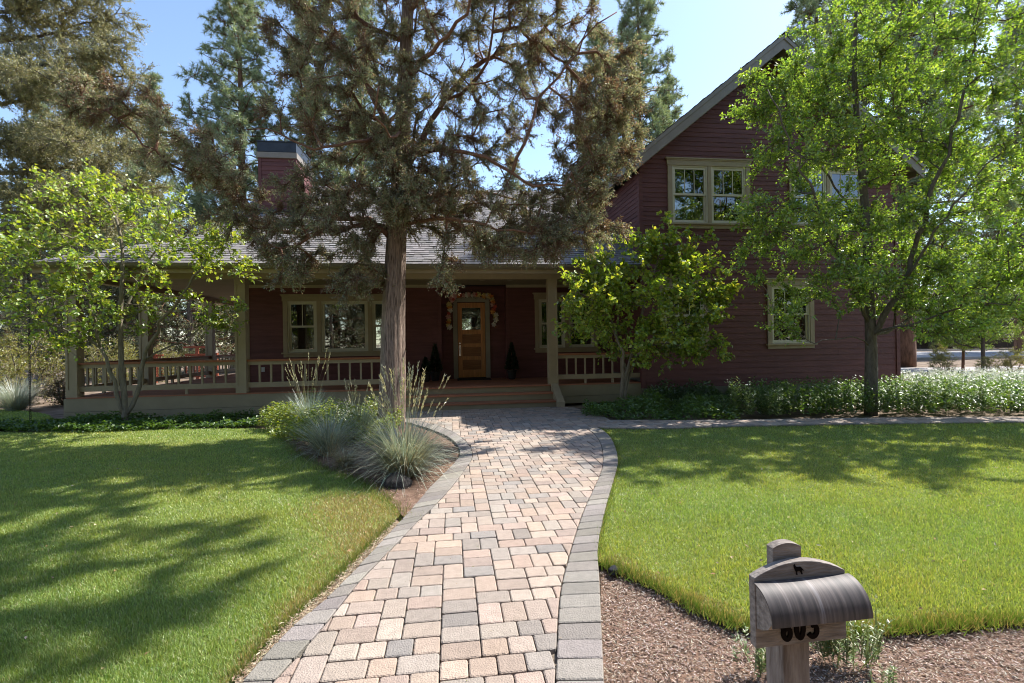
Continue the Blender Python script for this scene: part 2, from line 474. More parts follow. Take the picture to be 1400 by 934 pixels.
# grass blades -----------------------------------------------------
def noise2(X, Y, f, seed):
    r = np.random.default_rng(seed); v = np.zeros_like(X)
    for _ in range(7):
        a = r.uniform(0, 2*math.pi); k = f * r.uniform(.5, 1.9); ph = r.uniform(0, 6.28)
        v += np.sin(k * (X*math.cos(a) + Y*math.sin(a)) + ph)
    return v / 3.2
def grass(name, poly, n, seed, ymin, ymax, xlim, hgt=0.030, label=None, dry=None):
    rng = np.random.default_rng(seed)
    m = n * 5
    # closer ground gets more blades
    t = rng.random(m); Y = ymin * (ymax / ymin) ** t
    X = rng.uniform(-1, 1, m) * (Y * 1.13 + .4)
    keep = rng.random(m) < 1.0
    keep &= (X > xlim[0]) & (X < xlim[1])
    keep &= inside(poly, X, Y)
    X, Y = X[keep][:n], Y[keep][:n]; k = len(X)
    nz = noise2(X, Y, 2.2, seed); n2 = noise2(X, Y, 9.0, seed + 1)
    L = hgt * rng.uniform(.55, 1.25, k) * (1 + .18 * n2)
    W = 0.0024 + 0.00100 * Y * rng.uniform(.7, 1.3, k)
    az = rng.uniform(0, 2*math.pi, k); lean = np.abs(rng.normal(.15, .95, k))
    D = np.stack([np.cos(az) * lean, np.sin(az) * lean, np.ones(k)], 1)
    N = np.stack([np.zeros(k), np.zeros(k), np.ones(k)], 1) + rng.normal(0, .35, (k, 3))
    P = np.stack([X, Y, np.full(k, .004)], 1)
    col = palette(rng, [(0.275, 0.365, 0.088), (0.335, 0.415, 0.105), (0.205, 0.30, 0.072), (0.44, 0.42, 0.20)], k, (4, 4, 3, .7))
    y = np.clip(.5 + .35 * nz + .2 * n2, 0, 1)[:, None]
    col = col * (1 - .0 * y) * (np.array([.86, .94, .95]) * (1 - y) + np.array([1.22, 1.06, .98]) * y)
    if dry is not None:
        for (cx, cy, rx, ry) in dry:
            dd = np.exp(-(((X - cx) / rx) ** 2 + ((Y - cy) / ry) ** 2) * 1.0)
            d2 = (dd > .12 + rng.random(k) * .8)[:, None]
            col = np.where(d2, palette(rng, [(0.46, 0.35, 0.17), (0.36, 0.27, 0.12), (0.30, 0.29, 0.09)], k), col)
    o = np_mesh(name, tris(P, D, N, L, W), 3, leaf_mat('grass_blade', .45, .05, (1.25, 1.2, .6), .5), col)
    return tag(o, label, 'grass', kind='stuff')
dryl = [(*gp(525, 700), .55, .55), (*gp(505, 735), .35, .55), (*gp(470, 690), .35, .35), (*gp(420, 835), .16, .4), (*gp(350, 915), .12, .3)]
grass('grass', lawn_l, 270000, 11, 1.75, 12.1, (-16, 4), label='green mown lawn left of the paver path', dry=dryl)
grass('grass', lawn_r, 250000, 12, 2.0, 8.3, (-1, 10), label='green mown lawn right of the paver path',
      dry=[(*gp(*p), .16, .12) for p in [(836, 776), (880, 795), (940, 826), (990, 848), (1200, 862), (1300, 856)]])
# ragged tall fringe along lawn edges
def fringe(line, n, seed, spread=.03, hgt=.06):
    rng = np.random.default_rng(seed); L_ = np.array(line)
    s = np.concatenate([[0], np.cumsum(np.linalg.norm(np.diff(L_, axis=0), axis=1))])
    t = rng.uniform(0, s[-1], n)
    P = np.stack([np.interp(t, s, L_[:, 0]) + rng.normal(0, spread, n), np.interp(t, s, L_[:, 1]) + rng.normal(0, spread, n), np.full(n, .002)], 1)
    az = rng.uniform(0, 6.28, n); lean = np.abs(rng.normal(.3, .6, n))
    D = np.stack([np.cos(az) * lean, np.sin(az) * lean, np.ones(n)], 1)
    N = np.stack([np.cos(az + 1.4), np.sin(az + 1.4), np.zeros(n)], 1)
    col = palette(rng, [(0.14, 0.21, 0.03), (0.10, 0.17, .03), (0.34, 0.27, .12), (.2, .2, .06)], n, (3, 3, 1.6, 1.4))
    return tris(P, D, N, hgt * rng.uniform(.5, 1.2, n), .0045 * rng.uniform(.7, 1.3, n)), col
fr = [fringe(smoothline(lr_edge, 4), 5200, 21), fringe(smoothline(lawn_l_in, 4), 2600, 22, .025, .045), fringe(smoothline(bed_edge[1:], 4), 3000, 23, .05),
      fringe([p for p in pr_out if p[1] > lr_edge[0][1]], 2600, 24, .016, .05), fringe(wk_f, 3500, 25, .03, .055)]
o = np_mesh('grass_fringe', np.concatenate([f[0] for f in fr]), 3, MATS['grass_blade'], np.concatenate([f[1] for f in fr]))
tag(o, 'ragged grass tufts along the edges of the lawns', 'grass', kind='stuff')

# bark mulch -------------------------------------------------------
mul_r = [gp(826, 975)] + [gp(823, 900), gp(821, 780)] + smoothline(lr_edge, 4) + [(4.0, 2.4), (4, 1.2), (.5, 1.2)]
mul_c = smoothline(bed_edge, 3) + [hw(-3.4, -1.6)[:2], hw(-1.7, -.7)[:2]] + pl_out[::-1][:34]
mulch_m = mat('mulch_soil', (0.190, 0.120, 0.085), 0.95, 0.45, 14, (1, 1, 1), 0.9, 60, 0.1)
sheet('mulch_bed', mul_r, -0.036, mulch_m)
sheet('mulch_bed', mul_c, 0.001, mulch_m)
le = smoothline(lr_edge, 4); em = MB()
em.add([(x, y, z) for z in (-.045, .005) for x, y in le], [(i, i + 1, len(le) + i + 1, len(le) + i) for i in range(len(le) - 1)])
tag(em.build('lawn_edge', mat('dark_cut_soil', (.07, .05, .035), .95, .4, 30)), kind='structure')
def chips(poly, n, seed, box, size=1.0, z0=0.0):
    rng = np.random.default_rng(seed)
    X = rng.uniform(box[0], box[1], n * 3); Y = rng.uniform(box[2], box[3], n * 3)
    k_ = inside(poly, X, Y); X, Y = X[k_][:n], Y[k_][:n]; k = len(X)
    az = rng.uniform(0, 6.28, k)
    D = np.stack([np.cos(az), np.sin(az), rng.normal(0, .22, k)], 1)
    N = np.stack([rng.normal(0, .35, k), rng.normal(0, .35, k), np.ones(k)], 1)
    P = np.stack([X, Y, z0 + rng.uniform(.004, .022, k)], 1)
    col = palette(rng, [(0.30, 0.205, 0.155), (0.22, 0.14, 0.10), (0.38, 0.29, 0.235), (0.50, 0.42, 0.35), (0.14, .09, .065)], k, (4, 4, 3, 2.2, 1.6))
    return kites(P, D, N, size * rng.uniform(.010, .036, k), size * rng.uniform(.003, .008, k), .12), col
ch = [chips(mul_r, 34000, 31, (.3, 3.2, 1.75, 3.3), .88, -.04), chips(mul_c, 7000, 32, (-4.2, -.5, 3.9, 9.5), 1.3)]
chip_m = mat('bark_chip', (1, 1, 1), 0.9, 0.15, 30, attr=True)
tag(np_mesh('bark_mulch', np.concatenate([c[0] for c in ch]), 4, chip_m, np.concatenate([c[1] for c in ch])), 'brown shredded bark mulch in the beds by the path', 'mulch', kind='stuff')
# dry clippings between the left lawn and the path edge
rng = np.random.default_rng(33)
ll = np.array(smoothline(lawn_l_in, 4)); po = np.array(pl_out)
n = 4200; t = rng.random(n)
sA = np.concatenate([[0], np.cumsum(np.linalg.norm(np.diff(ll, axis=0), axis=1))]); tt = t * sA[-1]
base = np.stack([np.interp(tt, sA, ll[:, 0]), np.interp(tt, sA, ll[:, 1])], 1) + np.array([.055, -.02]) + rng.normal(0, .022, (n, 2))
az = rng.uniform(0, 6.28, n)
col = palette(rng, [(0.46, 0.36, 0.24), (0.55, 0.45, .31), (0.30, .21, .13), (0.2, .13, .08)], n)
o = np_mesh('dry_clippings', kites(np.c_[base, rng.uniform(.01, .024, n)], np.c_[np.cos(az), np.sin(az), rng.normal(0, .15, n)], np.c_[rng.normal(0, .3, (n, 2)), np.ones(n)], rng.uniform(.012, .045, n), rng.uniform(.003, .007, n), .1), 4, chip_m, col)
tag(o, 'pale dry grass clippings strewn along the left edge of the path', 'clippings', kind='stuff')

rng = np.random.default_rng(35)
fp = pl_out + pr_out[::-1]
X = rng.uniform(-2.5, 2.2, 9000); Y = rng.uniform(1.9, 10.2, 9000); kk = inside(fp, X, Y)
kk &= rng.random(9000) < np.clip(.15 + .35 * noise2(X, Y, 1.3, 36), .03, .6); X, Y = X[kk], Y[kk]; n = len(X); az = rng.uniform(0, 6.28, n)
tag(np_mesh('litter', kites(np.c_[X, Y, np.full(n, .039)], np.c_[np.cos(az), np.sin(az), rng.normal(0, .06, n)], np.c_[rng.normal(0, .2, (n, 2)), np.ones(n)], rng.uniform(.008, .026, n), rng.uniform(.002, .006, n), .1), 4, chip_m,
    palette(rng, [(.20, .12, .07), (.30, .22, .14), (.12, .08, .05), (.16, .17, .05)], n)), 'fallen brown juniper scales and grass bits strewn over the paver path', 'litter', kind='stuff')
kk = rng.random(1) # dry leaves lying in the grass
X = rng.uniform(-8, 6, 500); Y = 2.0 * (8.5 / 2.0) ** rng.random(500); kk = inside(lawn_l, X, Y) | inside(lawn_r, X, Y); X, Y = X[kk], Y[kk]; n = len(X); az = rng.uniform(0, 6.28, n)
tag(np_mesh('fallen_leaves', kites(np.c_[X, Y, rng.uniform(.018, .032, n)], np.c_[np.cos(az), np.sin(az), rng.normal(0, .3, n)], np.c_[rng.normal(0, .4, (n, 2)), np.ones(n)], rng.uniform(.015, .045, n), rng.uniform(.008, .02, n), .3), 4, chip_m,
    palette(rng, [(.42, .32, .18), (.30, .18, .09), (.50, .43, .30)], n)), 'a few dry tan leaves lying in the lawns', 'fallen leaves', kind='stuff')

# road and drive far right ----------------------------------------
asph = mat('asphalt', (0.235, 0.225, 0.225), 0.9, 0.15, 1.5, (1, 1, 1), 0.3, 40)
sheet('road', [(13, 29.5), (40, 30.0), (140, 32), (140, 44), (40, 42.5), (13, 42)], 0.006, asph)
sheet('driveway', [(10.5, 18.4), (17, 19.4), (40, 19.0), (90, 17), (90, 20), (40, 21.6), (17, 21.9), (10.5, 21.4)], 0.006, mat('drive_asphalt', (0.33, 0.30, 0.285), 0.9, .14, 2, (1, 1, 1), .3, 40))
km = MB()
km.box(13, 120, 29.18, 29.36, -.01, .12); km.box(13, 120, 44.15, 44.33, -.01, .12)
tag(km.build('kerb', mat('concrete_kerb', (.33, .31, .28), .9, .15, 3)), kind='structure')

# ================================================================== HOUSE (u along the front, v into the lot, z up)
house = thing('house', 'maroon clapboard house with wrap-around porch and two-storey gable wing', 'house', (HX, HY, 0), PSI)
FZ = 0.47                                   # deck height
hr = random.Random(3)

def siding(name, fn, a0, a1, z0, z1, opens=(), exp=0.13, clip=None, parent=house):
    """Lap boards: fn(a, out, z) -> local point. Boards stop at the openings and at the rake."""
    mb = MB(); z = z0
    while z < z1 - 0.01:
        zt = min(z + exp, z1); zm = (z + zt) / 2
        lo, hi = (a0, a1) if clip is None else clip(zm)
        if hi - lo > 0.05:
            segs = [(lo, hi)]
            for (b0, b1, c0, c1) in opens:
                if c0 < zm < c1:
                    segs = [q for (s0, s1) in segs for q in ((s0, min(s1, b0)), (max(s0, b1), s1)) if q[1] - q[0] > .01]
            for s0, s1 in segs:
                cuts = [s0]
                while s1 - cuts[-1] > 4.2: cuts.append(cuts[-1] + hr.uniform(1.6, 3.6))
                cuts.append(s1)
                for q0, q1 in zip(cuts, cuts[1:]):
                    k = hr.uniform(.9, 1.1)
                    prof = [(0.001, z), (0.015, z), (0.004, zt), (0.001, zt)]
                    mb.prism(prof, lambda o_, zz, d: fn(d, o_, zz), q0 + .0008, q1 - .0008, k)
        z += exp
    o = mb.build(name, M_SID(), parent)
    return o

# -- windows: casing is the part, sashes / pane / muntins are its sub-parts
def window(u0, u1, z0, z1, v, lights, curtain=None, muntins=2, cas=0.115):
    """lights: list of (ua, ub, kind) openings between casing boards; outer trim box is u0..u1, z0..z1."""
    mb = MB()
    hd = 0.15
    mb.box(u0 - .02, u1 + .02, v - .05, v, z1 - hd, z1)                       # head board
    mb.box(u0 - .055, u1 + .055, v - .078, v, z1, z1 + .028)                  # drip cap
    mb.box(u0 - .035, u1 + .035, v - .062, v - .0505, z1 - .03, z1 - .001)
    mb.box(u0, u1, v - .036, v, z0, z0 + .085)                              # apron
    mb.box(u0 - .04, u1 + .04, v - .085, v, z0 + .0855, z0 + .125)          # sill
    xs = [u0] + [x for l in lights for x in (l[0], l[1])] + [u1]
    for a, b in zip(xs[::2], xs[1::2]):
        mb.box(a, b, v - .042, v, z0 + .126, z1 - hd - .001)
    wd = mb.build('window', M_TRIM(), house)
    zb, zt = z0 + .126, z1 - hd - .001
    for ua, ub, kind in lights:
        sm = MB(); t = .05
        def frame(a, b, c, d, y0, y1, t):
            sm.box(a, b, y0, y1, c, c + t); sm.box(a, b, y0, y1, d - t, d)
            sm.box(a, a + t, y0, y1, c + t + .0005, d - t - .0005); sm.box(b - t, b, y0, y1, c + t + .0005, d - t - .0005)
        frame(ua + .003, ub - .003, zb + .002, zt - .002, v - .026, v + .05, .030)
        panes = []
        a, b, c, d = ua + .034, ub - .034, zb + .034, zt - .034
        if kind == 'hung':
            zm = (c + d) / 2
            frame(a, b, zm - .02, d, v - .012, v + .02, t); frame(a, b, c, zm + .03, v + .022, v + .05, t)
            panes += [(a + t, b - t, zm - .02 + t, d - t, v + .006), (a + t, b - t, c + t, zm + .03 - t, v + .036)]
            for i in range(1, muntins + 1):
                x = a + t + (b - a - 2*t) * i / (muntins + 1)
                sm.box(x - .009, x + .009, v - .004, v + .003, zm - .02 + t, d - t)
        else:
            frame(a, b, c, d, v - .012, v + .02, t)
            panes.append((a + t, b - t, c + t, d - t, v + .006))
        sm.build('sash', M_SASH(), wd)
        for (p0, p1, q0, q1, y) in panes:
            gm = MB(); gm.box(p0 - .004, p1 + .004, y, y + .005, q0 - .004, q1 + .004)
            gm.build('pane', glass_mat(), wd)
    return wd

WV = 2.2                                    # porch back wall
GV = -0.05                                  # wing front wall
PW = (-4.87, -1.78, 1.16, 2.77)             # picture window
RW = (1.76, 3.55, 1.16, 2.79)
front = lambda v: (lambda a, o_, z: (a, v - o_, z))
def hole(w_): return (w_[0] + .06, w_[1] - .06, w_[2] + .06, w_[3] - .06)
DU0, DU1 = -0.80, 0.96                      # door recess
siding('front_wall', front(WV), -5.80, DU0, FZ, 3.04, [hole(PW)], .115)
siding('front_wall', front(WV), DU1, 3.95, FZ, 3.04, [hole(RW)], .115)
siding('recess_wall', front(2.55), DU0, DU1, FZ, 3.04, [(-.42, .46, FZ - .1, 2.60)], .115)
mb = MB()
mb.box(DU0 - .10, DU0, WV - .026, WV - .0195, FZ, 3.035); mb.box(DU0 - .012, DU0, WV - .0194, 2.55, FZ, 3.035); mb.build('recess_trim', M_SID(), house); mb = MB()
mb.box(DU1, DU1 + .10, WV - .026, WV - .0195, FZ, 3.035); mb.box(DU1, DU1 + .012, WV - .0194, 2.55, FZ, 3.035); mb.build('recess_trim', M_SID(), house); mb = MB()
mb.box(-5.82, -5.72, WV - .028, WV - .0205, FZ, 3.035)
mb.build('corner_board', M_SID(), house)
window(*PW, WV, [(-4.76, -4.03, 'hung'), (-3.92, -2.73, 'fixed'), (-2.62, -1.89, 'hung')], muntins=1)
window(*RW, WV, [(1.87, 2.60, 'hung'), (2.71, 3.44, 'hung')], muntins=1)

# -- door
dr = MB()
t0, t1 = 2.545, 2.585
dr.box(-.36, -.24, t0, t1, FZ + .01, 2.585); dr.box(.28, .40, t0, t1, FZ + .01, 2.585)
for z0_, z1_ in ((FZ + .01, .71), (.985, 1.085), (1.345, 1.445), (1.70, 1.83), (2.44, 2.585)):
    dr.box(-.2395, .2795, t0, t1, z0_, z1_)
door = dr.build('door', M_DOOR(), house)
for z0_, z1_ in ((.71, .985), (1.085, 1.345), (1.445, 1.70)):
    p = MB(); p.box(-.239, .279, t0 + .02, t1 - .004, z0_ + .0005, z1_ - .0005)
    p.prism([(-.215, z0_ + .03), (.255, z0_ + .03), (.255, z1_ - .03), (-.215, z1_ - .03)], lambda a, b, d: (a, d, b), t0 + .008, t0 + .0195)
    p.build('panel', mat('fir_panel', (0.270, 0.110, 0.038), .45, .3, 4, (.7, 9, 9), .06, 30), door)
p = MB(); p.box(-.239, .279, t0 + .016, t0 + .022, 1.8305, 2.4395); p.build('pane', glass_mat(), door)
h = MB()
h.box(-.335, -.285, t0 - .012, t0 - .0005, 1.10, 1.40)
h.tube([(-.31, t0 - .012, 1.36), (-.31, t0 - .06, 1.35), (-.31, t0 - .065, 1.25), (-.31, t0 - .05, 1.17), (-.31, t0 - .012, 1.15)], .011, 8)
h.tube([(-.31, t0 - .012, 1.45), (-.31, t0 - .03, 1.45)], .026, 14)
h.build('handle', mat('nickel', (.55, .53, .5), .25, .1, 20, metal=1.0), door)
p = MB()
p.box(-.49, -.37, 2.49, 2.55, FZ, 2.601); p.box(.41, .53, 2.49, 2.55, FZ, 2.601); p.box(-.52, .56, 2.485, 2.55, 2.602, 2.73)
p.build('casing', mat('grey_casing', (.30, .265, .205), .55, .1, 4), door)
p = MB(); p.box(-.37, .41, 2.47, 2.6, FZ, FZ + .028); p.build('threshold', M_IRON(), door)
h = MB(); h.tube([(-.95, WV - .018, 1.32), (-.95, WV - .03, 1.32)], .02, 12); h.build('doorbell', M_SASH(), house)
h = MB(); h.box(-5.42, -5.34, WV - .03, WV - .0195, .80, .92); h.build('outlet_cover', mat('white_plastic', (.6, .6, .58), .4, .05, 5), house)

# -- inside rooms (dark), with one back opening so daylight glimmers through
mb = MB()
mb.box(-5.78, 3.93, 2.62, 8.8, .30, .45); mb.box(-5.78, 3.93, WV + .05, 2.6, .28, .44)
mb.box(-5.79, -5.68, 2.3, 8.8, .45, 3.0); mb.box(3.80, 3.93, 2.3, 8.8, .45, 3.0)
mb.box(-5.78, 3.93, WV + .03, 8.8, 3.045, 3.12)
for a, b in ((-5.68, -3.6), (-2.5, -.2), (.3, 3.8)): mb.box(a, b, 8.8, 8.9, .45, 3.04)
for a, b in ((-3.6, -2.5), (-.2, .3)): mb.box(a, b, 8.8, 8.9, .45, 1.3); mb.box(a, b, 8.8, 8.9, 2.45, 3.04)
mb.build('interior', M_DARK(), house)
mb = MB()
mb.box(4.05, 10.6, .3, 6.5, 3.05, 3.2); mb.box(4.05, 10.6, .3, 6.5, .3, .42); mb.box(4.05, 10.6, 6.5, 6.6, .42, 6.0)
mb.box(4.0, 4.05, .1, 6.5, .42, 5.3); mb.box(10.6, 10.65, .1, 6.5, .42, 5.3); mb.box(4.05, 10.6, .1, 6.5, 6.0, 6.05)
mb.box(6.6, 6.7, .3, 6.5, 3.2, 6.0); mb.box(6.6, 6.7, .3, 6.5, .42, 3.05)
mb.build('interior', mat('room_pale', (.16, .15, .135), .9, .1, 2), house)

# -- porch floor, skirt, steps
mb = MB()
v = -0.02
while v < WV - .02:
    mb.box(-8.42, 3.9, v, min(v + .136, WV - .002), FZ - .03, FZ, hr.uniform(.8, 1.15)); v += .14
u = -8.42
while u < -5.84:
    mb.box(u, u + .136, WV + .003, 9.2, FZ - .03, FZ, hr.uniform(.8, 1.15)); u += .14
mb.box(DU0 + .003, DU1 - .003, WV + .001, 2.548, FZ - .03, FZ - .0005)
mb.build('deck', mat('deck_boards', (0.400, 0.165, 0.092), .65, .2, 3, (.4, 6, 6), .1, 20, attr=True), house)
mb = MB()
mb.box(-8.47, -1.82, -.010, .03, .172, FZ - .032); mb.box(-8.47, -1.82, -.016, .03, 0.015, .166); mb.build('skirt', M_SKIRT(), house); mb = MB()
mb.box(1.90, 3.92, -.010, .03, .190, FZ - .032); mb.box(1.90, 3.92, -.016, .03, 0.02, .184); mb.build('skirt', M_SKIRT(), house); mb = MB()
mb.box(-8.47, -8.43, .031, 9.2, .172, FZ - .032); mb.box(-8.476, -8.43, .031, 9.2, .015, .166)
mb.build('skirt', M_SKIRT(), house)
st = MB()
for i, (vf, z) in enumerate(((0.0, FZ), (-.29, .318), (-.58, .162))):
    st.box(-1.65, 1.72, vf + .03, vf + .05, (0, .162, .0)[0] if i == 2 else z - .157 + .002, z - .036)
steps = st.build('steps', M_SKIRT(), house)
st = MB()
for vf, z in ((0.0, FZ + .002), (-.29, .318), (-.58, .162)):
    for k in range(2):
        st.box(-1.65, 1.72, vf - .005 + k * .155, vf + .146 + k * .155, z - .034, z, hr.uniform(.85, 1.1))
st.build('tread', MATS['deck_boards'], steps)
for a in (-1.815, 1.725):
    s = MB(); s.prism([(.0, FZ + .02), (-.06, FZ + .02), (-.72, .15), (-.72, 0.0), (.0, 0.0)], lambda p, q, d: (d, p, q), a, a + .16)
    s.build('stringer', M_TRIM(), steps)

# -- posts and railings
def post(u0, v0, w_=.19, z1=2.92):
    m = MB()
    m.box(u0, u0 + w_, v0, v0 + w_, FZ, z1)
    for x in (u0 - .012, u0 + w_ - .033):
        m.box(x, x + .045, v0 - .012, v0 - .0005, FZ + .15, z1 - .12)
        m.box(x, x + .045, v0 + w_ + .0005, v0 + w_ + .012, FZ + .15, z1 - .12)
    m.box(u0 - .014, u0 + w_ + .014, v0 - .014, v0 - .0006, FZ, FZ + .149); m.box(u0 - .014, u0 + w_ + .014, v0 - .014, v0 - .0006, z1 - .119, z1)
    m.box(u0 - .013, u0 - .0005, v0, v0 + w_, FZ, z1); m.box(u0 + w_ + .0005, u0 + w_ + .013, v0, v0 + w_, FZ, z1)
    return m.build('porch_post', M_TRIM(), house)
for a in (-8.42, -5.13, -1.83, 1.705): post(a, 0.005)
for b in (2.38, 5.72, 9.0): post(-8.42, b)
def railing(fn, a0, a1, n):
    """fn(a, d, z): a along the run, d across."""
    def bx(m, p0, p1, d0, d1, z0, z1):
        q = [(fn(p, d, z)) for z in (z0, z1) for p, d in ((p0, d0), (p1, d0), (p1, d1), (p0, d1))]
        m.add(q, [(0,3,2,1),(4,5,6,7),(0,1,5,4),(1,2,6,5),(2,3,7,6),(3,0,4,7)])
    m = MB(); bx(m, a0, a1, .065, .13, 1.064, 1.138); bx(m, a0, a1, .06, .135, .575, .684)
    for k in range(1, 3):
        c = a0 + (a1 - a0) * k / 3; bx(m, c - .025, c + .025, .07, .125, FZ, .5745)
    rl = m.build('railing', M_TRIM(), house)
    m = MB(); bx(m, a0, a1, .035, .16, 1.1385, 1.18); m.build('rail_cap', M_DECK(), rl)
    for k in range(1, n):
        c = a0 + (a1 - a0) * k / n
        m = MB(); bx(m, c - .019, c + .019, .078, .116, .6845, 1.0635); m.build('baluster', M_TRIM(), rl)
fr_ = lambda a, d, z: (a, d, z)
sd_ = lambda a, d, z: (-8.42 + d, a, z)
railing(fr_, -8.215, -5.145, 13); railing(fr_, -4.925, -1.845, 13); railing(fr_, 1.91, 3.91, 9)
railing(sd_, .21, 2.365, 9); railing(sd_, 2.585, 5.705, 13); railing(sd_, 5.925, 8.985, 13)

# -- beam, ceiling, fascia, gutter
mb = MB()
mb.box(-8.42, 3.92, .0, .2, 2.921, 3.045); mb.box(-8.42, -8.22, .2005, 9.2, 2.921, 3.045)
mb.box(-8.72, 3.92, -.39, -.355, 2.99, 3.155); mb.box(-8.75, -8.715, -.355, 9.5, 2.99, 3.155)
mb.build('porch_beam', M_TRIM(), house)
mb = MB()
mb.box(-8.71, 3.92, -.354, -.001, 3.046, 3.075)
v = .2
while v < WV - .02:
    mb.box(-8.2, 3.92, v, min(v + .092, WV - .003), 3.046, 3.062); v += .095
mb.box(-8.2, -5.83, WV, 9.2, 3.046, 3.062); mb.box(DU0 + .003, DU1 - .003, WV - .002, 2.53, 3.046, 3.062)
mb.build('porch_ceiling', M_CEIL(), house)
mb = MB(); mb.box(-5.8, DU0 - .01, WV - .045, WV - .0285, 2.965, 3.044); mb.box(DU1 + .01, 3.9, WV - .045, WV - .0285, 2.965, 3.044)
mb.build('crown_moulding', mat('pale_trim', (.42, .36, .25), .5, .06, 4), house)
gp_ = [(-.395, 3.165), (-.395, 3.075), (-.465, 3.075), (-.500, 3.12), (-.505, 3.168), (-.49, 3.168), (-.485, 3.125), (-.46, 3.09), (-.405, 3.09), (-.405, 3.165)]
gm = MB(); gm.prism(gp_, lambda a, b, d: (d, a, b), -8.86, 3.9)
gm.prism([(a - 8.36, b) for a, b in gp_], lambda a, b, d: (a, d, b), -.36, 9.5)
gm.build('gutter', mat('gutter_paint', (.185, .155, .10), .4, .08, 5), house)
for a in (-2.55, .25, .95):
    lm = MB(); lm.tube([(a, 1.1, 3.046), (a, 1.1, 3.03)], .075, 20); lm.build('ceiling_light', M_SASH(), house)

# -- shingle roofs
def shingles(mb, P0, A, B, N, Ls, span, exp=0.14):
    P0, A, B, N = map(Vector, (P0, A, B, N)); s = 0.0; row = 0
    while s < Ls - .02:
        s1 = min(s + exp, Ls); a0, a1 = span(s + exp / 2); a = a0
        while a < a1 - .005:
            wdt = min(hr.choice((.13, .17, .2, .26, .33)) * hr.uniform(.9, 1.1), a1 - a)
            if a1 - a - wdt < .05: wdt = a1 - a
            t = hr.choice((.012, .012, .020)) * hr.uniform(.85, 1.2)
            g = .0015
            q = lambda aa, ss, h: P0 + A * aa + B * ss + N * h
            k = hr.uniform(.72, 1.18)
            k = (k * hr.uniform(.98, 1.04), k, k * hr.uniform(.97, 1.05))
            b_ = s - hr.choice((0, 0, .004))
            mb.add([q(a + g, b_, t), q(a + wdt - g, b_, t), q(a + wdt - g, s1, .003), q(a + g, s1, .003),
                    q(a + g, b_, -.01), q(a + wdt - g, b_, -.01)], [(0, 1, 2, 3), (4, 5, 1, 0)], k)
            a += wdt
        s += exp; row += 1
PF = 0.583; cF = math.cos(math.atan(PF)); sF = math.sin(math.atan(PF))
EV, EZ, RV = -.47, 3.175, 5.5
Lf = (RV - EV) / cF
def span_front(s):
    h_ = s * cF
    return (max(-8.86, min(-6.2, -8.86 + PF * h_ / .35)), 3.93)
rm = MB()
shingles(rm, (0, EV, EZ), (1, 0, 0), (0, cF, sF), (0, -sF, cF), Lf, span_front)
ridge = EZ + PF * (RV - EV)
cL = math.cos(math.atan(.35)); sL = math.sin(math.atan(.35))
shingles(rm, (-8.86, 0, EZ), (0, 1, 0), (cL, 0, sL), (-sL, 0, cL), 3.0 / cL, lambda s: (EV + .35 * s * cL / PF, 9.6))
for k in range(48):
    a = -6.2 + k * .215
    rm.add([(a, RV - .12, ridge - .045), (a + .21, RV - .12, ridge - .05), (a + .21, RV, ridge + .03), (a, RV, ridge + .035), (a + .21, RV + .12, ridge - .05), (a, RV + .12, ridge - .045)], [(0, 1, 2, 3), (3, 2, 4, 5)], hr.uniform(.7, 1))
roof = rm.build('roof', M_SHING(), house)
dk = MB()
dk.add([(-6.2, EV + 1.1, EZ + PF*1.1 - .03), (3.93, EV + .02, EZ - .02), (3.93, RV, ridge - .02), (-6.2, RV, ridge - .02), (-8.8, EV + .02, EZ - .02)], [(4, 1, 2, 3, 0)])
dk.add([(-6.2, RV, ridge - .02), (3.93, RV, ridge - .02), (3.93, 10.5, ridge - PF*5 - .02), (-6.2, 10.5, ridge - PF*5 - .02)], [(0, 1, 2, 3)])
dk.add([(-8.8, EV + .02, EZ - .02), (-5.8, EV + .02 + 1.8, EZ + 1.03), (-5.8, 9.5, EZ + 1.03), (-8.8, 9.5, EZ - .02)], [(0, 1, 2, 3)])
dk.build('roof_deck', M_GREY(), roof)
mb = MB(); mb.prism([(WV, 3.07), (WV, EZ + PF*(WV-EV) - .06), (RV, ridge - .06), (8.8, ridge - PF*3.3 - .06), (8.8, 3.07)], lambda a, b, d: (d, a, b), -5.82, -5.70)
mb.box(-5.82, -5.795, WV, 8.8, FZ, 3.045)
mb.build('side_wall', M_SID(), house)

# -- chimney
CU0, CU1, CV0, CV1 = -5.62, -4.68, 2.78, 4.3
cz = lambda v_: EZ + PF * (v_ - EV)
ch_ = MB(); ch_.box(CU0 + .002, CU1 - .002, CV0 + .002, CV1 - .002, 4.7, 6.55)
chim = ch_.build('chimney', M_SID(), house)
s = siding('clapboard', front(CV0), CU0, CU1, cz(CV0) - .05, 6.55, exp=.12, parent=chim)
siding('clapboard', lambda a, o_, z: (CU1 + o_, a, z), CV0, CV1, cz(CV0) - .05, 6.55, exp=.12, parent=chim)
siding('clapboard', lambda a, o_, z: (CU0 - o_, a, z), CV0, CV1, cz(CV0) - .4, 6.55, exp=.12, parent=chim)
mb = MB()
for (x, y) in ((CU0 - .021, CV0 - .021), (CU1 - .06, CV0 - .021)): mb.box(x, x + .081, y, y + .075, cz(CV0) - .1, 6.548)
mb.box(CU1 + .0195, CU1 + .024, CV1 - .08, CV1, cz(CV1) - .1, 6.548)
mb.build('corner_board', M_SID(), chim)
mb = MB(); mb.box(CU0 - .05, CU1 + .05, CV0 - .05, CV1 + .05, 6.551, 6.70); mb.build('trim_band', M_GREY(), chim)
mb = MB(); mb.box(CU0 - .03, CU1 + .03, CV0 - .03, CV1 + .03, 6.72, 6.98); mb.box(CU0 - .045, CU1 + .045, CV0 - .045, CV1 + .045, 6.981, 7.01)
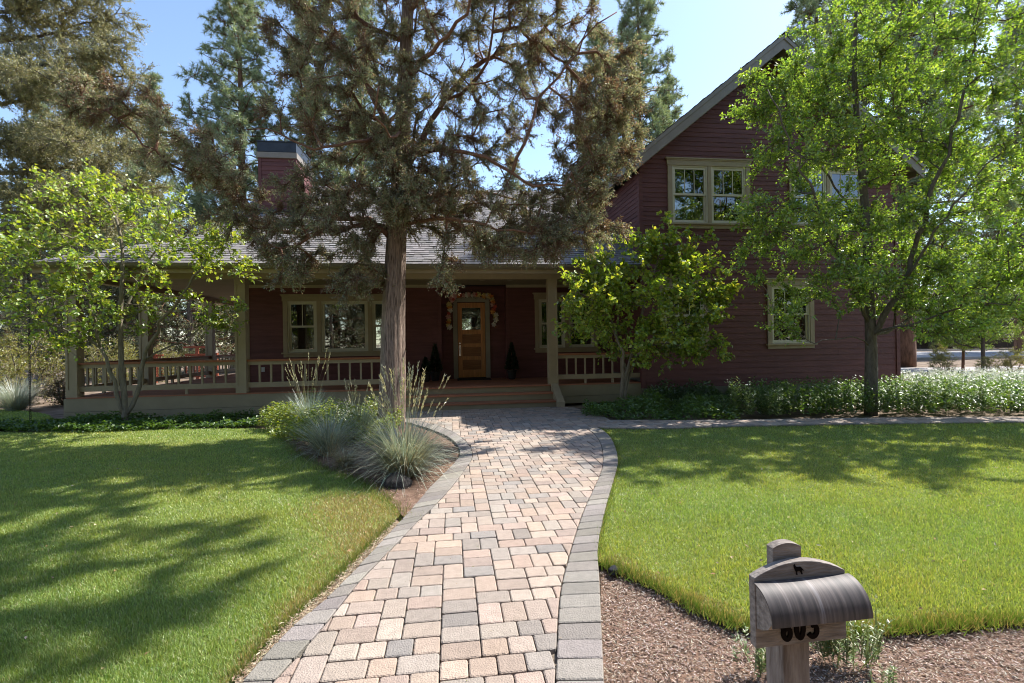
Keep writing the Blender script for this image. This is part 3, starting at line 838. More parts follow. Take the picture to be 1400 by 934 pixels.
mb.build('metal_cap', mat('dark_metal_cap', (.055, .06, .07), .45, .2, 6, metal=.5), chim)
mb = MB(); mb.box(CU0 - .04, CU1 + .04, CV0 - .12, CV0 - .03, cz(CV0) - .06, cz(CV0) + .06); mb.build('flashing', MATS['dark_metal_cap'], chim)
mb = MB(); mb.tube([(-4.55, 4.55, cz(4.55) - .05), (-4.55, 4.55, cz(4.55) + .16)], .045, 10); mb.build('vent_pipe', M_IRON(), roof)

# -- two-storey wing
GL, GR, RU = 3.93, 10.72, 7.34
PG = 0.805
RZ = 8.62                                    # roof top at ridge
EU = 3.66
zr = lambda u_, off=0.0: RZ - PG * abs(u_ - RU) - off
W1 = (4.62, 6.72, 4.12, 5.77); W2 = (7.76, 9.86, 4.12, 5.77); W3 = (4.37, 5.60, 1.20, 2.88); W4 = (7.13, 8.37, 1.20, 2.90)
ops = [hole(x) for x in (W1, W2, W3, W4)]
siding('wing_wall', front(GV), GL, GR, .325, 3.05, ops, .142)
siding('wing_wall', front(GV), GL, GR, 3.05, 8.2, ops, .113, clip=lambda z: (max(GL, RU - (RZ - .30 - z) / PG), min(GR, RU + (RZ - .30 - z) / PG)))
siding('wing_side_wall', lambda a, o_, z: (GL - o_, a, z), GV, 9.0, .6, 5.5, exp=.113)
siding('wing_side_wall', lambda a, o_, z: (GR + o_, a, z), GV, 9.0, .325, 5.5, exp=.142)
mb = MB()
mb.box(GL - .028, GL + .072, GV - .029, GV - .0195, .325, 5.38); mb.box(GL - .028, GL - .0195, GV - .0195, GV + .09, .325, 5.38); mb.build('corner_board', M_SID(), house); mb = MB()
mb.box(GR - .072, GR + .028, GV - .029, GV - .0195, .325, 5.38); mb.box(GR + .0195, GR + .028, GV - .0195, GV + .09, .325, 5.38)
mb.build('corner_board', M_SID(), house)
mb = MB(); mb.box(GL - .01, GR + .01, GV - .012, GV + .12, -.1, .322); mb.box(GR - .1, GR + .01, GV + .121, 9, -.1, .322)
mb.build('foundation', M_CONC(), house)
for W in (W1, W2): 
    m_ = (W[0] + W[1]) / 2
    window(*W, GV, [(W[0] + .11, m_ - .045, 'hung'), (m_ + .045, W[1] - .11, 'hung')])
for W in (W3, W4): window(*W, GV, [(W[0] + .11, W[1] - .11, 'hung')])
RF, RB = -.52, 9.3
g2 = MB()
cg = math.cos(math.atan(PG)); sg = math.sin(math.atan(PG)); Lg = (RU - EU) / cg
shingles(g2, (EU, 0, zr(EU)), (0, 1, 0), (cg, 0, sg), (-sg, 0, cg), Lg, lambda s: (RF - .03, RB))
shingles(g2, (2*RU - EU, 0, zr(EU)), (0, 1, 0), (-cg, 0, sg), (sg, 0, cg), Lg, lambda s: (RF - .03, RB))
for k in range(46):
    a = RF - .04 + k * .215
    g2.add([(RU - .13, a, RZ - .07), (RU - .13, a + .21, RZ - .075), (RU, a + .21, RZ + .035), (RU, a, RZ + .04), (RU + .13, a + .21, RZ - .075), (RU + .13, a, RZ - .07)], [(0, 1, 2, 3), (3, 2, 4, 5)], hr.uniform(.6, .9))
wr = g2.build('wing_roof', M_SHING(), house)
rk = MB()
def band(o0, o1, v0, v1):
    for sg_ in (-1, 1):
        e = RU + sg_ * (RU - EU)
        pl = [(e, zr(e, o0)), (RU, RZ - o0), (RU, RZ - o1), (e, zr(e, o1))]
        rk.prism(pl, lambda a, b, d: (a, d, b), v0, v1)
band(.006, .105, RF - .022, RF + .02); band(.107, .33, RF, RF + .02)       # barge boards
rk.build('rake_board', M_GREY(), wr)
rk = MB(); band(.03, .07, RF + .021, RB); rk.build('soffit', mat('soffit_paint', (.19, .165, .13), .7, .1, 3), wr)
rk = MB(); band(.20, .33, GV - .045, GV - .02); rk.build('frieze_board', M_GREY(), house)
for e in (EU, 2*RU - EU):
    mb = MB(); mb.box(e - .05 if e < RU else e, e if e < RU else e + .05, RF, RB, zr(EU, .22), zr(EU, .02))
    mb.build('wing_gutter', MATS['gutter_paint'], wr)

# ---- loose things on the porch and at the windows
def H(u, v, z): return hw(u, v, z)
def curtain(label, u0, u1, v, z0, z1):
    mb = MB(); n = 40
    for i in range(n):
        a, b = u0 + (u1 - u0) * i / n, u0 + (u1 - u0) * (i + 1) / n
        f = lambda x: v + .02 * math.sin(x * 55) + .012 * math.sin(x * 23 + 1)
        mb.add([(a, f(a), z0), (b, f(b), z0), (b, f(b), z1), (a, f(a), z1), (a, f(a) + .006, z0), (b, f(b) + .006, z0), (b, f(b) + .006, z1), (a, f(a) + .006, z1)], [(0, 1, 2, 3), (7, 6, 5, 4)])
    o = mb.build('curtain', mat('linen', (.72, .72, .68), .9, .08, 6), smooth=True)
    o.location = (HX, HY, 0); o.rotation_euler = (0, 0, PSI)
    tag(o, label, 'curtain')
curtain('narrow pale curtain at the left edge of the upper window nearest the porch roof', 4.76, 4.95, .16, 4.2, 5.68)
curtain('pale curtain inside the middle of the upper window beside its centre post', 5.42, 5.58, .16, 4.2, 5.68)
curtain('broad pale curtain drawn across the right half of the clear upper window', 6.02, 6.58, .16, 4.2, 5.68)
curtain('pale curtain behind the upper window hidden by the tall leafy tree', 7.9, 8.3, .16, 4.2, 5.68)

gar = thing('flower_garland', 'garland of orange, white and red flowers hung over the front door', 'garland', H(0.03, 2.42, 1.85), PSI)
gpts = smoothline([(-.58, 1.86), (-.60, 2.2), (-.57, 2.55), (-.45, 2.74), (-.1, 2.79), (.2, 2.77), (.5, 2.76), (.63, 2.6), (.66, 2.25), (.64, 1.92)], 5)
mb = MB(); mb.tube([(a - .03, 0, z - 1.85) for a, z in gpts], .014, 6); mb.build('vine', mat('vine_stem', (.05, .05, .02), .8, .3, 9), gar)
rng = np.random.default_rng(8)
FC = [(.62, .20, .04), (.66, .60, .52), (.55, .10, .07), (.70, .33, .08), (.62, .35, .30), (.66, .52, .22)]
for i in range(0, len(gpts) - 1, 1):
    if i % 2 and rng.random() < .15: continue
    a, z = gpts[i]; a += rng.uniform(-.05, .05); z += rng.uniform(-.04, .04)
    c = FC[rng.integers(len(FC))]; R = rng.uniform(.058, .095)
    mb = MB(); npz = 6
    for p in range(npz * 2):
        q = p * math.pi / npz + (0.25 if p % 2 else 0); rr = R * (1 if p % 2 else .7); lift = -.018 if p % 2 else -.034
        d = Vector((math.cos(q), 0, math.sin(q))); s_ = Vector((-math.sin(q), 0, math.cos(q)))
        o_ = Vector((a - .03, -.02, z - 1.85))
        mb.add([o_, o_ + d * rr * .6 + s_ * rr * .32 + Vector((0, lift, 0)), o_ + d * rr + Vector((0, lift * .5, 0)), o_ + d * rr * .6 - s_ * rr * .32 + Vector((0, lift, 0))], [(0, 1, 2), (0, 2, 3)], rng.uniform(.85, 1.1))
    mb.tube([(a - .03, -.025, z - 1.85), (a - .03, -.05, z - 1.85)], R * .22, 7)
    mb.build('flower', mat('petal_%d' % int(c[1] * 1000), c, .7, .15, 20, attr=True), gar)
kP = 420; t = rng.integers(0, len(gpts), kP); G = np.array(gpts)[t]
P = np.c_[G[:, 0] - .03 + rng.normal(0, .045, kP), rng.uniform(-.02, .02, kP), G[:, 1] - 1.85 + rng.normal(0, .045, kP)]
np_mesh('leaves', kites(P, rng.normal(0, 1, (kP, 3)), rng.normal(0, 1, (kP, 3)), .06, .025), 4, leaf_mat('garland_leaf', .3, .05), palette(rng, [(.05, .08, .02), (.10, .06, .02), (.25, .10, .03)], kP), gar)

mb = MB(); mb.box(-.42, .48, -.3, .3, 0, .014); mb.box(-.38, .44, -.26, .26, .0142, .018)
o = mb.build('doormat', mat('black_rubber', (.022, .02, .018), .9, .3, 60, (1, 1, 1), .5, 200)); o.location = H(.02, 2.12, FZ + .001); o.rotation_euler = (0, 0, PSI)
tag(o, 'dark doormat lying in front of the wooden door', 'doormat')

def topiary(label, u, v, h, r):
    t = thing('potted_conifer', label, 'potted plant', H(u, v, FZ), PSI, 'potted conifers beside the front door')
    mb = MB(); pts = [(0, 0, .002), (0, 0, .03), (0, 0, .2), (0, 0, .22), (0, 0, .24)]
    mb.tube(pts, [.085, .095, .125, .14, .135], 16); mb.build('pot', mat('dark_pot', (.03, .025, .022), .6, .2, 8), t, smooth=False)
    n = 1500; s_ = rng.random(n) ** .6; z = .25 + (h - .25) * (1 - s_); q = rng.uniform(0, 6.28, n); R = r * s_ * rng.uniform(.6, 1.08, n)
    P = np.c_[np.cos(q) * R, np.sin(q) * R, z]; D = np.c_[np.cos(q) * .7, np.sin(q) * .7, rng.uniform(.2, 1.2, n)]
    np_mesh('foliage', kites(P, D, rng.normal(0, 1, (n, 3)), .06, .022), 4, leaf_mat('dark_conifer', .12, .03, (1, 1, .7)), palette(rng, [(.018, .03, .012), (.03, .045, .018)], n), t)
    mb = MB(); mb.tube([(0, 0, .2), (0, 0, h * .8)], .012, 6); mb.build('stem', M_LIMB(), t)
topiary('small dark potted conifer beside the porch post hidden by the trunk', -1.22, 1.75, .62, .12)
topiary('taller dark potted conifer left of the front door', -.98, 2.0, .98, .17)
topiary('dark potted conifer right of the front door against the wall', 1.06, 1.9, .98, .17)

rc = MB(); z = 3.07
while z > .03:
    for rot in (0, 1):
        pts = []
        for k in range(9):
            q = 2 * math.pi * k / 8; a, b = .018 * math.cos(q), .03 * math.sin(q)
            pts.append((a, 0, z + b) if rot == 0 else (0, a, z - .045 + b))
        rc.tube(pts, .0045, 5, cap=False)
    z -= .09
o = rc.build('rain_chain', M_IRON()); o.location = H(-8.74, -.455, 0)
tag(o, 'dark metal rain chain hanging from the left porch gutter corner', 'rain chain')

# ================================================================== TREES
def resample(pl, step):
    pl = [np.array(p, float) for p in pl]
    L = sum(np.linalg.norm(b - a) for a, b in zip(pl, pl[1:]))
    n = max(2, int(L / step))
    sp = smoothline(pl, 8)
    s = np.concatenate([[0], np.cumsum([math.dist(a, b) for a, b in zip(sp, sp[1:])])])
    t = np.linspace(0, s[-1], n + 1)
    sp = np.array(sp)
    return np.stack([np.interp(t, s, sp[:, i]) for i in range(3)], 1)

def grow(rng, limbs, clumps, step=.22, reach=.25, sag=0.0, jit=.04, pull=.35):
    """Skeleton: hand-laid limbs, then every clump grows a bent branch from the best node already there."""
    P, par, rr, dist = [], [], [], []
    lines = []
    for li, (pl, r0, r1) in enumerate(limbs):
        q = resample(pl, step)
        if li: q[1:] += rng.normal(0, jit, q[1:].shape) * np.linspace(.3, 1, len(q) - 1)[:, None]
        k0 = len(P)
        root = -1
        if li:
            A = np.array(P); root = int(np.argmin(np.linalg.norm(A - q[0], axis=1)))
            q[0] = P[root]
        rs = np.linspace(r0, r1, len(q))
        for i, p in enumerate(q):
            if li and i == 0: continue
            pp = (root if i == 1 else len(P) - 1) if li else (i - 1)
            P.append(p); par.append(pp); rr.append(rs[i])
            dist.append(0 if pp < 0 else dist[pp] + np.linalg.norm(p - P[pp]))
        lines.append((q, rs))
    nl = len(P)
    base = np.array(P[0])
    order = np.argsort(np.linalg.norm(clumps - np.array(P)[np.argmin(np.linalg.norm(clumps[:, None] - np.array(P)[None, :], axis=2), axis=1)], axis=1))
    PA = np.zeros((nl + len(clumps) * 14, 3)); PA[:nl] = P
    DA = np.zeros(len(PA)); DA[:nl] = dist
    n = nl; tips = []
    for ci in order:
        c = clumps[ci]
        d = np.linalg.norm(PA[:n] - c, axis=1)
        cost = d + reach * DA[:n]
        b = int(np.argmin(cost)); a = PA[b]
        L = d[b]; m = int(np.clip(L / step, 1, 12))
        out = np.array([c[0] - base[0], c[1] - base[1], 0.0]); out /= (np.linalg.norm(out) + 1e-6)
        ctrl = (a + c) / 2 + out * L * .10 + np.array([0, 0, pull * L * .3 - sag * L]) + rng.normal(0, .07 * L, 3)
        prev = b
        for k in range(1, m + 1):
            t = k / m
            p = (1-t)**2 * a + 2*t*(1-t) * ctrl + t*t * c + (rng.normal(0, jit, 3) if k < m else 0)
            PA[n] = p; par.append(prev); rr.append(0); DA[n] = DA[prev] + np.linalg.norm(p - PA[prev]); prev = n; n += 1
        tips.append(prev)
    return PA[:n], np.array(par), np.array(rr), nl, np.array(tips), order, lines

def frusta(A, B, ra, rb, k=5):
    T = nrm(B - A); ref = np.where(np.abs(T[:, 2:3]) > .9, np.array([[1., 0, 0]]), np.array([[0, 0, 1.]]))
    X = nrm(np.cross(T, ref)); Y = np.cross(T, X)
    q = np.arange(k) * 2 * math.pi / k
    ring = (np.cos(q)[None, :, None] * X[:, None] + np.sin(q)[None, :, None] * Y[:, None])
    V = np.concatenate([A[:, None] + ring * ra[:, None, None], B[:, None] + ring * rb[:, None, None]], 1).reshape(-1, 3)
    n = len(A); base = (np.arange(n) * 2 * k)[:, None]
    j = np.arange(k); j1 = (j + 1) % k
    quad = np.stack([j, j1, j1 + k, j + k], 1)
    Fc = (base[:, None] + quad[None]).reshape(-1, 4)
    return V, Fc
def mesh_quads(name, V, Fq, m, parent=None, smooth=True):
    me = bpy.data.meshes.new(name)
    me.vertices.add(len(V)); me.vertices.foreach_set('co', np.ascontiguousarray(V, np.float32).ravel())
    me.loops.add(Fq.size); me.loops.foreach_set('vertex_index', Fq.astype(np.int32).ravel())
    me.polygons.add(len(Fq)); me.polygons.foreach_set('loop_start', (np.arange(len(Fq)) * 4).astype(np.int32))
    me.update(calc_edges=True)
    if smooth: me.polygons.foreach_set('use_smooth', np.ones(len(Fq), bool))
    a = me.attributes.new('col', 'FLOAT_COLOR', 'FACE'); a.data.foreach_set('color', np.ones(len(Fq) * 4, np.float32))
    me.materials.append(m)
    o = bpy.data.objects.new(name, me); C.objects.link(o)
    if parent: o.parent = parent
    return o

def tree(root, limbs, clumps, seed, bark, limb_bark, lm, cols, wts, twigs=6, tlen=.35, per=14, L=.07, W=.045, rtip=.006, rpow=.5,
         sag=0.0, reach=.25, up=.15, tuft=0.0, mix=.5, droop=.0, fold=.25, nup=.6, tri=False, jit=.04, step=.22, dead=0.0, trunk_n=14, pull=.35, flute=0, dens=None, bare=0.0, twigr=.0035, limbr=1.0):
    rng = np.random.default_rng(seed)
    clumps = np.asarray(clumps, float)
    P, par, rr, nl, tips, order, lines = grow(rng, limbs, clumps, step, reach, sag, jit, pull)
    base = np.array(root.location)
    # radii from the number of tips carried
    cnt = np.zeros(len(P)); cnt[tips] = 1
    for i in range(len(P) - 1, 0, -1):
        if par[i] >= 0: cnt[par[i]] += cnt[i]
    r = np.maximum(rtip * np.maximum(cnt, .5) ** rpow, 0)
    lim = rr[np.clip(par, 0, None)]
    r = np.where(rr > 0, rr, r)
    for i in range(nl, len(P)):
        r[i] = min(r[i], r[par[i]] * .92)
    mb, lb_ = MB(), MB()
    for i, (q, rs) in enumerate(lines):
        nn = trunk_n if i == 0 else 9
        rs = np.array(rs)
        ph = rng.uniform(0, 6.28, 4)
        if flute and i == 0:
            wob = lambda a, j: 1 + flute * (.5 * math.sin(3 * 2*math.pi*j/nn + ph[0] + a * .05) + .35 * math.sin(5 * 2*math.pi*j/nn + ph[1] - a*.04) + .25 * math.sin(9 * 2*math.pi*j/nn + ph[2] + a*.03)) 
        else:
            wob = lambda a, j: 1 + .06 * math.sin(3 * j + a * .7 + ph[0])
        (mb if i == 0 else lb_).tube([tuple(x - base) for x in q], list(rs if i == 0 else rs * limbr), nn, wob=wob)
    trunk = mb.build('trunk', bark, root, smooth=True)
    if len(lines) > 1: lb_.build('limbs', limb_bark, root, smooth=True)
    idx = np.arange(nl, len(P))
    A, B = P[par[idx]] - base, P[idx] - base
    V, Fq = frusta(A, B, r[par[idx]].clip(0, .09) if False else np.minimum(r[par[idx]], r[idx] * 1.5), r[idx], 5)
    # twigs and leaves
    tp = P[tips]; nt_ = len(tips)
    cc = np.repeat(tp, twigs, 0); k = len(cc)
    ax = np.array(P[0]); out = tp - np.array([ax[0], ax[1], 0]); out[:, 2] *= 0.0
    fw = nrm(tp - P[par[tips]])
    O = np.repeat(nrm(nrm(out) * .5 + fw * .8), twigs, 0)
    Dt = nrm(O * .8 + rng.normal(0, .62, (k, 3)) + np.array([0, 0, up]))
    tl = tlen * rng.uniform(.55, 1.3, k)
    start = cc - np.repeat(fw, twigs, 0) * rng.uniform(0, .9, (k, 1)) * tlen * .8
    end = start + Dt * tl[:, None]; end[:, 2] -= droop * tl
    V2, F2 = frusta(start - base, end - base, np.full(k, twigr), np.full(k, twigr * .4), 3)
    Vall = np.concatenate([V, V2]); Fall = np.concatenate([Fq, F2 + len(V)])
    mesh_quads('branches', Vall, Fall, limb_bark, root)
    live = rng.random(k) > bare
    start, end, Dt, tl = start[live], end[live], Dt[live], tl[live]; k = len(start)
    t = rng.uniform(.12 if not tuft else 1 - tuft, 1.03, (k, per))
    Q = start[:, None] + (end - start)[:, None] * t[..., None]
    Q = Q.reshape(-1, 3); Dl = np.repeat(Dt, per, 0); n = len(Q)
    Q += rng.normal(0, .012, Q.shape)
    D = nrm(Dl * mix + rng.normal(0, 1, (n, 3)) * (1 - mix) + np.array([0, 0, -.12]))
    N = nrm(rng.normal(0, 1, (n, 3)) * (1 - nup) + np.array([0, 0, nup]) + np.array([0.35, 0.2, 0]) * nup)
    # tone shifts clump by clump
    ctone = np.repeat(np.repeat(rng.normal(1, .13, nt_), twigs)[live], per)[:, None]
    col = palette(rng, cols, n, wts) * np.clip(ctone, .65, 1.4)
    if dead:
        dc = np.repeat(np.repeat(rng.random(nt_) < dead, twigs)[live], per) & (rng.random(n) < .8)
        col = np.where(dc[:, None], palette(rng, [(.20, .12, .065), (.15, .09, .05), (.26, .17, .10)], n), col)
    ll = L * rng.uniform(.65, 1.25, n); ww = W * rng.uniform(.7, 1.2, n)
    if tri: np_mesh('crown', tris(Q - base, D, N, ll, ww), 3, lm, col, root)
    else: np_mesh('crown', kites(Q - base, D, N, ll, ww, fold), 4, lm, col, root)
    return root

def blob(rng, c, r, n, hollow=.0, flat=0.0):
    d = nrm(rng.normal(0, 1, (n, 3))); q = rng.uniform(hollow ** 3, 1, (n, 1)) ** (1 / 3)
    return np.array(c) + d * q * np.array(r)
def pixblob(rng, x, y, Y, rx, ry, n, ry_d=None, hollow=0.0):
    """Blob given by where its middle stands, sized in metres from the picture scale at that depth."""
    c = at(x, y, Y); s = Y / F
    return blob(rng, c, (rx * s, ry_d if ry_d else (rx + ry) * .5 * s, ry * s), n, hollow)

LM_J = leaf_mat('juniper_scale', .38, .05, (1.25, 1.2, .85))
LM_M = leaf_mat('maple_leaf', .52, .07, (1.35, 1.2, .42))
LM_T = leaf_mat('tall_tree_leaf', .50, .09, (1.2, 1.25, .45), .4)
LM_P = leaf_mat('pine_needle', .38, .08, (1.15, 1.15, .7))

# -- the big juniper beside the path
JY = 8.35
rng = np.random.default_rng(101)
jb = at(534, 585, JY); jb = (jb[0], jb[1], 0.0)
jun = thing('juniper_tree', 'big shaggy juniper with stringy grey bark standing beside the paver path before the porch', 'tree', jb)
J = lambda x, y, d=0.0: at(x, y, JY + d)
limbs = [
 ([(jb[0] - .02, jb[1], -.1), (jb[0], jb[1], .12), J(536, 520), J(537, 430), J(541, 330), J(547, 230), J(552, 130), J(556, 40), J(560, -70), J(566, -190), J(570, -310)], .215, .03),
 ([J(540, 325), J(515, 312, -.15), J(480, 305, -.3), J(450, 314, -.4), J(420, 322, -.5), J(385, 345, -.5)], .085, .02),
 ([J(541, 318), J(500, 300, .3), J(440, 302, .4), J(400, 318, .4), J(350, 296, .2), J(300, 252, .0), J(236, 228, -.3), J(163, 165, -.5), J(110, 130, -.6)], .085, .015),
 ([J(547, 235), J(520, 150, .2), J(495, 105, .5), J(470, 60, .6), J(445, 10, .8), J(430, -60, 1)], .10, .03),
 ([J(550, 215), J(590, 205, -.4), J(620, 206, -.7), J(665, 215, -.9), J(700, 234, -1.0), J(738, 256, -1.1), J(790, 236, -1.2)], .075, .018),
 ([J(549, 240), J(575, 195, .3), J(620, 120, .6), J(680, 75, .8), J(735, 50, .9), J(775, 0, 1.0), J(800, -60, 1)], .10, .03),
 ([J(620, 140, .4), J(668, 85, -.2), J(672, 20, -.4), J(690, -60, -.6)], .05, .015),
 ([J(700, 232, -1.0), J(740, 140, -1.0), J(790, 70, -1.0), J(832, 15, -1.2)], .045, .014),
 ([J(542, 312), J(590, 300, -.5), J(640, 300, -.8), J(690, 312, -.9), J(740, 318, -.8), J(800, 322, -.6)], .06, .014),
 ([J(545, 262), J(600, 268, .8), J(660, 262, 1.2), J(730, 275, 1.3), J(800, 262, 1.3)], .06, .014),
 ([J(552, 150), J(500, 190, -.6), J(440, 200, -1.0), J(385, 190, -1.1), J(340, 170, -1.2)], .06, .014),
 ([J(553, 110), J(600, 60, -1.2), J(640, 10, -1.8), J(660, -60, -2.2)], .07, .02),
 ([J(552, 170), J(540, 190, -1.3), J(520, 160, -2.0), J(505, 120, -2.4)], .05, .014),
 ([J(555, 60), J(480, 20, .2), J(420, -40, .4), J(370, -100, .6)], .07, .02),
 ([J(558, -40), J(640, -90, .3), J(720, -150, .2)], .06, .02),
 ([J(556, 20), (-.6, 7.7, 8.0), (.9, 7.0, 8.5), (2.4, 6.6, 8.8), (3.6, 6.3, 8.9)], .07, .015),
 ([J(557, 0), (-1.6, 7.2, 8.3), (-1.0, 6.4, 9.0), (-.4, 5.8, 9.3)], .06, .015),
 ([J(558, -20), J(590, -60, 1.6), J(620, -110, 2.4)], .06, .02),
]
cl = []
def jb_(x, y, rx, ry, n, d=0.0, dd=None): cl.append(pixblob(rng, x, y, JY + d, rx, ry, int(n * 1.36), dd))
jb_(445, 60, 75, 85, 62, .2, 1.4); jb_(438, 160, 58, 66, 38, -.2, 1.2); jb_(440, 262, 34, 46, 18, 0, .8); jb_(392, 262, 28, 34, 6, -.2, .4); jb_(372, 292, 30, 14, 5, -.2, .3); jb_(400, 330, 50, 40, 20, -.2, .7)
jb_(465, 310, 62, 50, 32, -.3, .8); jb_(520, 110, 60, 110, 46, 0, 1.6); jb_(590, 60, 70, 80, 40, 0, 1.6); jb_(600, 190, 75, 60, 36, 0, 1.3)
jb_(575, 285, 56, 46, 28, -.2, 1.0); jb_(650, 300, 62, 45, 32, -.3, .9); jb_(690, 50, 70, 70, 40, .2, 1.4); jb_(690, 165, 60, 55, 26, 0, 1.2)
jb_(770, 60, 70, 75, 44, .2, 1.3); jb_(800, 160, 55, 70, 42, -.3, 1.0); jb_(795, 245, 44, 48, 40, -.4, .9); jb_(800, 312, 55, 26, 22, -.5, .6)
jb_(845, 120, 30, 60, 20, 0, .7); jb_(720, 285, 52, 45, 26, -.2, .9); jb_(730, 335, 60, 22, 24, -.6, .5); jb_(640, 345, 40, 22, 5, -.5, .4)
jb_(338, 268, 36, 34, 9, 0, .6); jb_(295, 225, 48, 45, 22, -.1, .6); jb_(240, 195, 45, 42, 18, -.3, .5); jb_(150, 140, 70, 32, 30, -.5, .5); jb_(320, 300, 50, 28, 14, 0, .5)
jb_(480, 385, 30, 25, 8, -.5, .3); jb_(395, 365, 30, 30, 8, -.4, .3); jb_(610, 375, 20, 25, 4, -.6, .2); jb_(505, 370, 25, 30, 7, -.2, .4)
jb_(555, 265, 18, 22, 7, -.6, .2); jb_(545, 190, 34, 120, 30, -.7, .4); jb_(610, 250, 55, 40, 20, -.5, .6); jb_(500, 250, 45, 60, 22, -.3, .7); jb_(852, 170, 28, 62, 26, -.3, .6)
jb_(560, -120, 240, 100, 170, 0, 2.6); jb_(565, -240, 150, 90, 80, 0, 1.8)
cl.append(blob(rng, (1.2, 6.9, 8.6), (1.8, 1.5, 1.0), 130)); cl.append(blob(rng, (2.9, 6.6, 8.9), (1.5, 1.3, .8), 100)); cl.append(blob(rng, (-1.0, 6.6, 9.2), (1.7, 1.3, 1.0), 120)); cl.append(blob(rng, (.6, 8.6, 10.2), (1.8, 1.6, 1.0), 80))
cl = np.concatenate(cl)
tree(jun, limbs, cl, 102, M_BARK(), M_LIMB(), LM_J, [(.29, .305, .17), (.37, .375, .22), (.22, .25, .135), (.42, .33, .22), (.42, .27, .19)], (5, 4, 4, 2, 1.6),
     twigs=22, tlen=.21, per=27, L=.042, W=.0135, rtip=.0065, rpow=.42, sag=.12, reach=.12, up=-.05, mix=.55, nup=.1, dead=.2, jit=.05, trunk_n=40, pull=.1, flute=.22, fold=.1, bare=.22, droop=.15, twigr=.0048, limbr=.62)

# -- vine maple left, in front of the porch
def maple(label, b, Y, stems, blobs, seed, cols, **kw):
    rng = np.random.default_rng(seed)
    t = thing('vine_maple', label, 'tree', b)
    lim = [([at(x, y, Y + d) for x, y, d in s], r0, r1) for s, r0, r1 in stems]
    lim[0][0][0] = (b[0], b[1], -.05)
    cl = np.concatenate([pixblob(rng, x, y, Y + d, rx, ry, n, dd) for x, y, rx, ry, n, d, dd in blobs])
    a = dict(twigs=6, tlen=.30, per=7, L=.078, W=.062, rtip=.0042, rpow=.5, reach=.12, up=.25, mix=.25, nup=.62, fold=.18, jit=.035)
    a.update(kw)
    tree(t, lim, cl, seed + 1, M_MBARK(), M_MBARK(), LM_M, cols, None, **a)
MY = 9.25
b = at(171, 577, MY)
maple('slender many-stemmed maple with bright yellow-green leaves in front of the left porch railing', (b[0], b[1], 0), MY, [
  ([(171, 580, 0), (170, 540, 0), (166, 500, 0), (165, 430, 0), (167, 340, 0), (150, 280, .1), (110, 240, .2)], .055, .012),
  ([(168, 572, 0), (155, 520, -.1), (140, 480, -.2), (100, 455, -.3), (60, 440, -.4), (25, 430, -.5)], .042, .009),
  ([(174, 574, 0), (190, 530, .1), (196, 490, .1), (215, 450, 0), (250, 400, -.2), (285, 350, -.3), (320, 320, -.4)], .045, .009),
  ([(136, 470, -.2), (120, 400, -.5), (90, 330, -.6), (60, 290, -.7)], .025, .007),
  ([(165, 430, 0), (200, 370, .3), (225, 310, .4), (235, 270, .5)], .028, .007),
  ([(196, 490, .1), (240, 470, .3), (290, 440, .4), (325, 425, .4)], .018, .006),
 ], [(110, 265, 55, 38, 26, .2, .8), (200, 290, 60, 40, 24, .3, .8), (60, 330, 62, 45, 26, -.5, .9), (150, 340, 70, 50, 24, -.2, 1.1), (260, 330, 62, 42, 24, -.2, .9),
     (310, 345, 35, 45, 14, -.3, .6), (40, 400, 50, 42, 22, -.5, .8), (110, 410, 55, 42, 16, -.7, .7), (230, 400, 60, 40, 12, .2, .8), (300, 435, 34, 24, 12, .4, .4), (80, 455, 50, 24, 13, -.4, .6), (190, 440, 40, 26, 6, .2, .5), (15, 350, 30, 50, 10, -.4, .6)],
 201, [(.29, .41, .06), (.36, .46, .07), (.21, .34, .055), (.41, .47, .10)])
VY = 9.75
b = at(851, 566, VY)
maple('bushy vine maple with broad green leaves growing against the porch corner and the maroon wing', (b[0], b[1], 0), VY, [
  ([(851, 566, 0), (853, 530, 0), (860, 500, 0), (868, 470, 0), (880, 420, 0), (895, 370, 0), (905, 330, 0)], .05, .01),
  ([(849, 556, 0), (850, 520, -.1), (848, 480, -.2), (835, 440, -.3), (812, 410, -.4), (790, 400, -.4)], .038, .008),
  ([(853, 556, 0), (858, 520, .1), (875, 480, -.2), (910, 470, -.3), (950, 478, -.3), (985, 470, -.3)], .03, .007),
  ([(868, 470, 0), (905, 430, -.3), (950, 400, -.4), (990, 395, -.5)], .025, .007),
  ([(850, 500, 0), (845, 450, .3), (855, 390, .4), (870, 350, .4)], .028, .007),
 ], [(915, 335, 52, 34, 30, .1, .7), (850, 365, 58, 36, 28, .2, .8), (810, 400, 48, 34, 24, -.3, .7), (800, 440, 42, 26, 18, -.4, .6), (880, 410, 62, 42, 34, -.1, 1.0), (940, 380, 50, 40, 26, -.2, .8),
     (900, 465, 62, 34, 32, -.2, .8), (850, 470, 45, 30, 18, 0, .7), (965, 430, 42, 32, 20, -.3, .6), (985, 398, 24, 12, 7, -.4, .3), (960, 478, 40, 20, 12, -.3, .5)],
 211, [(.28, .41, .06), (.35, .46, .07), (.21, .34, .055), (.44, .49, .09)], per=10, L=.085, W=.068)

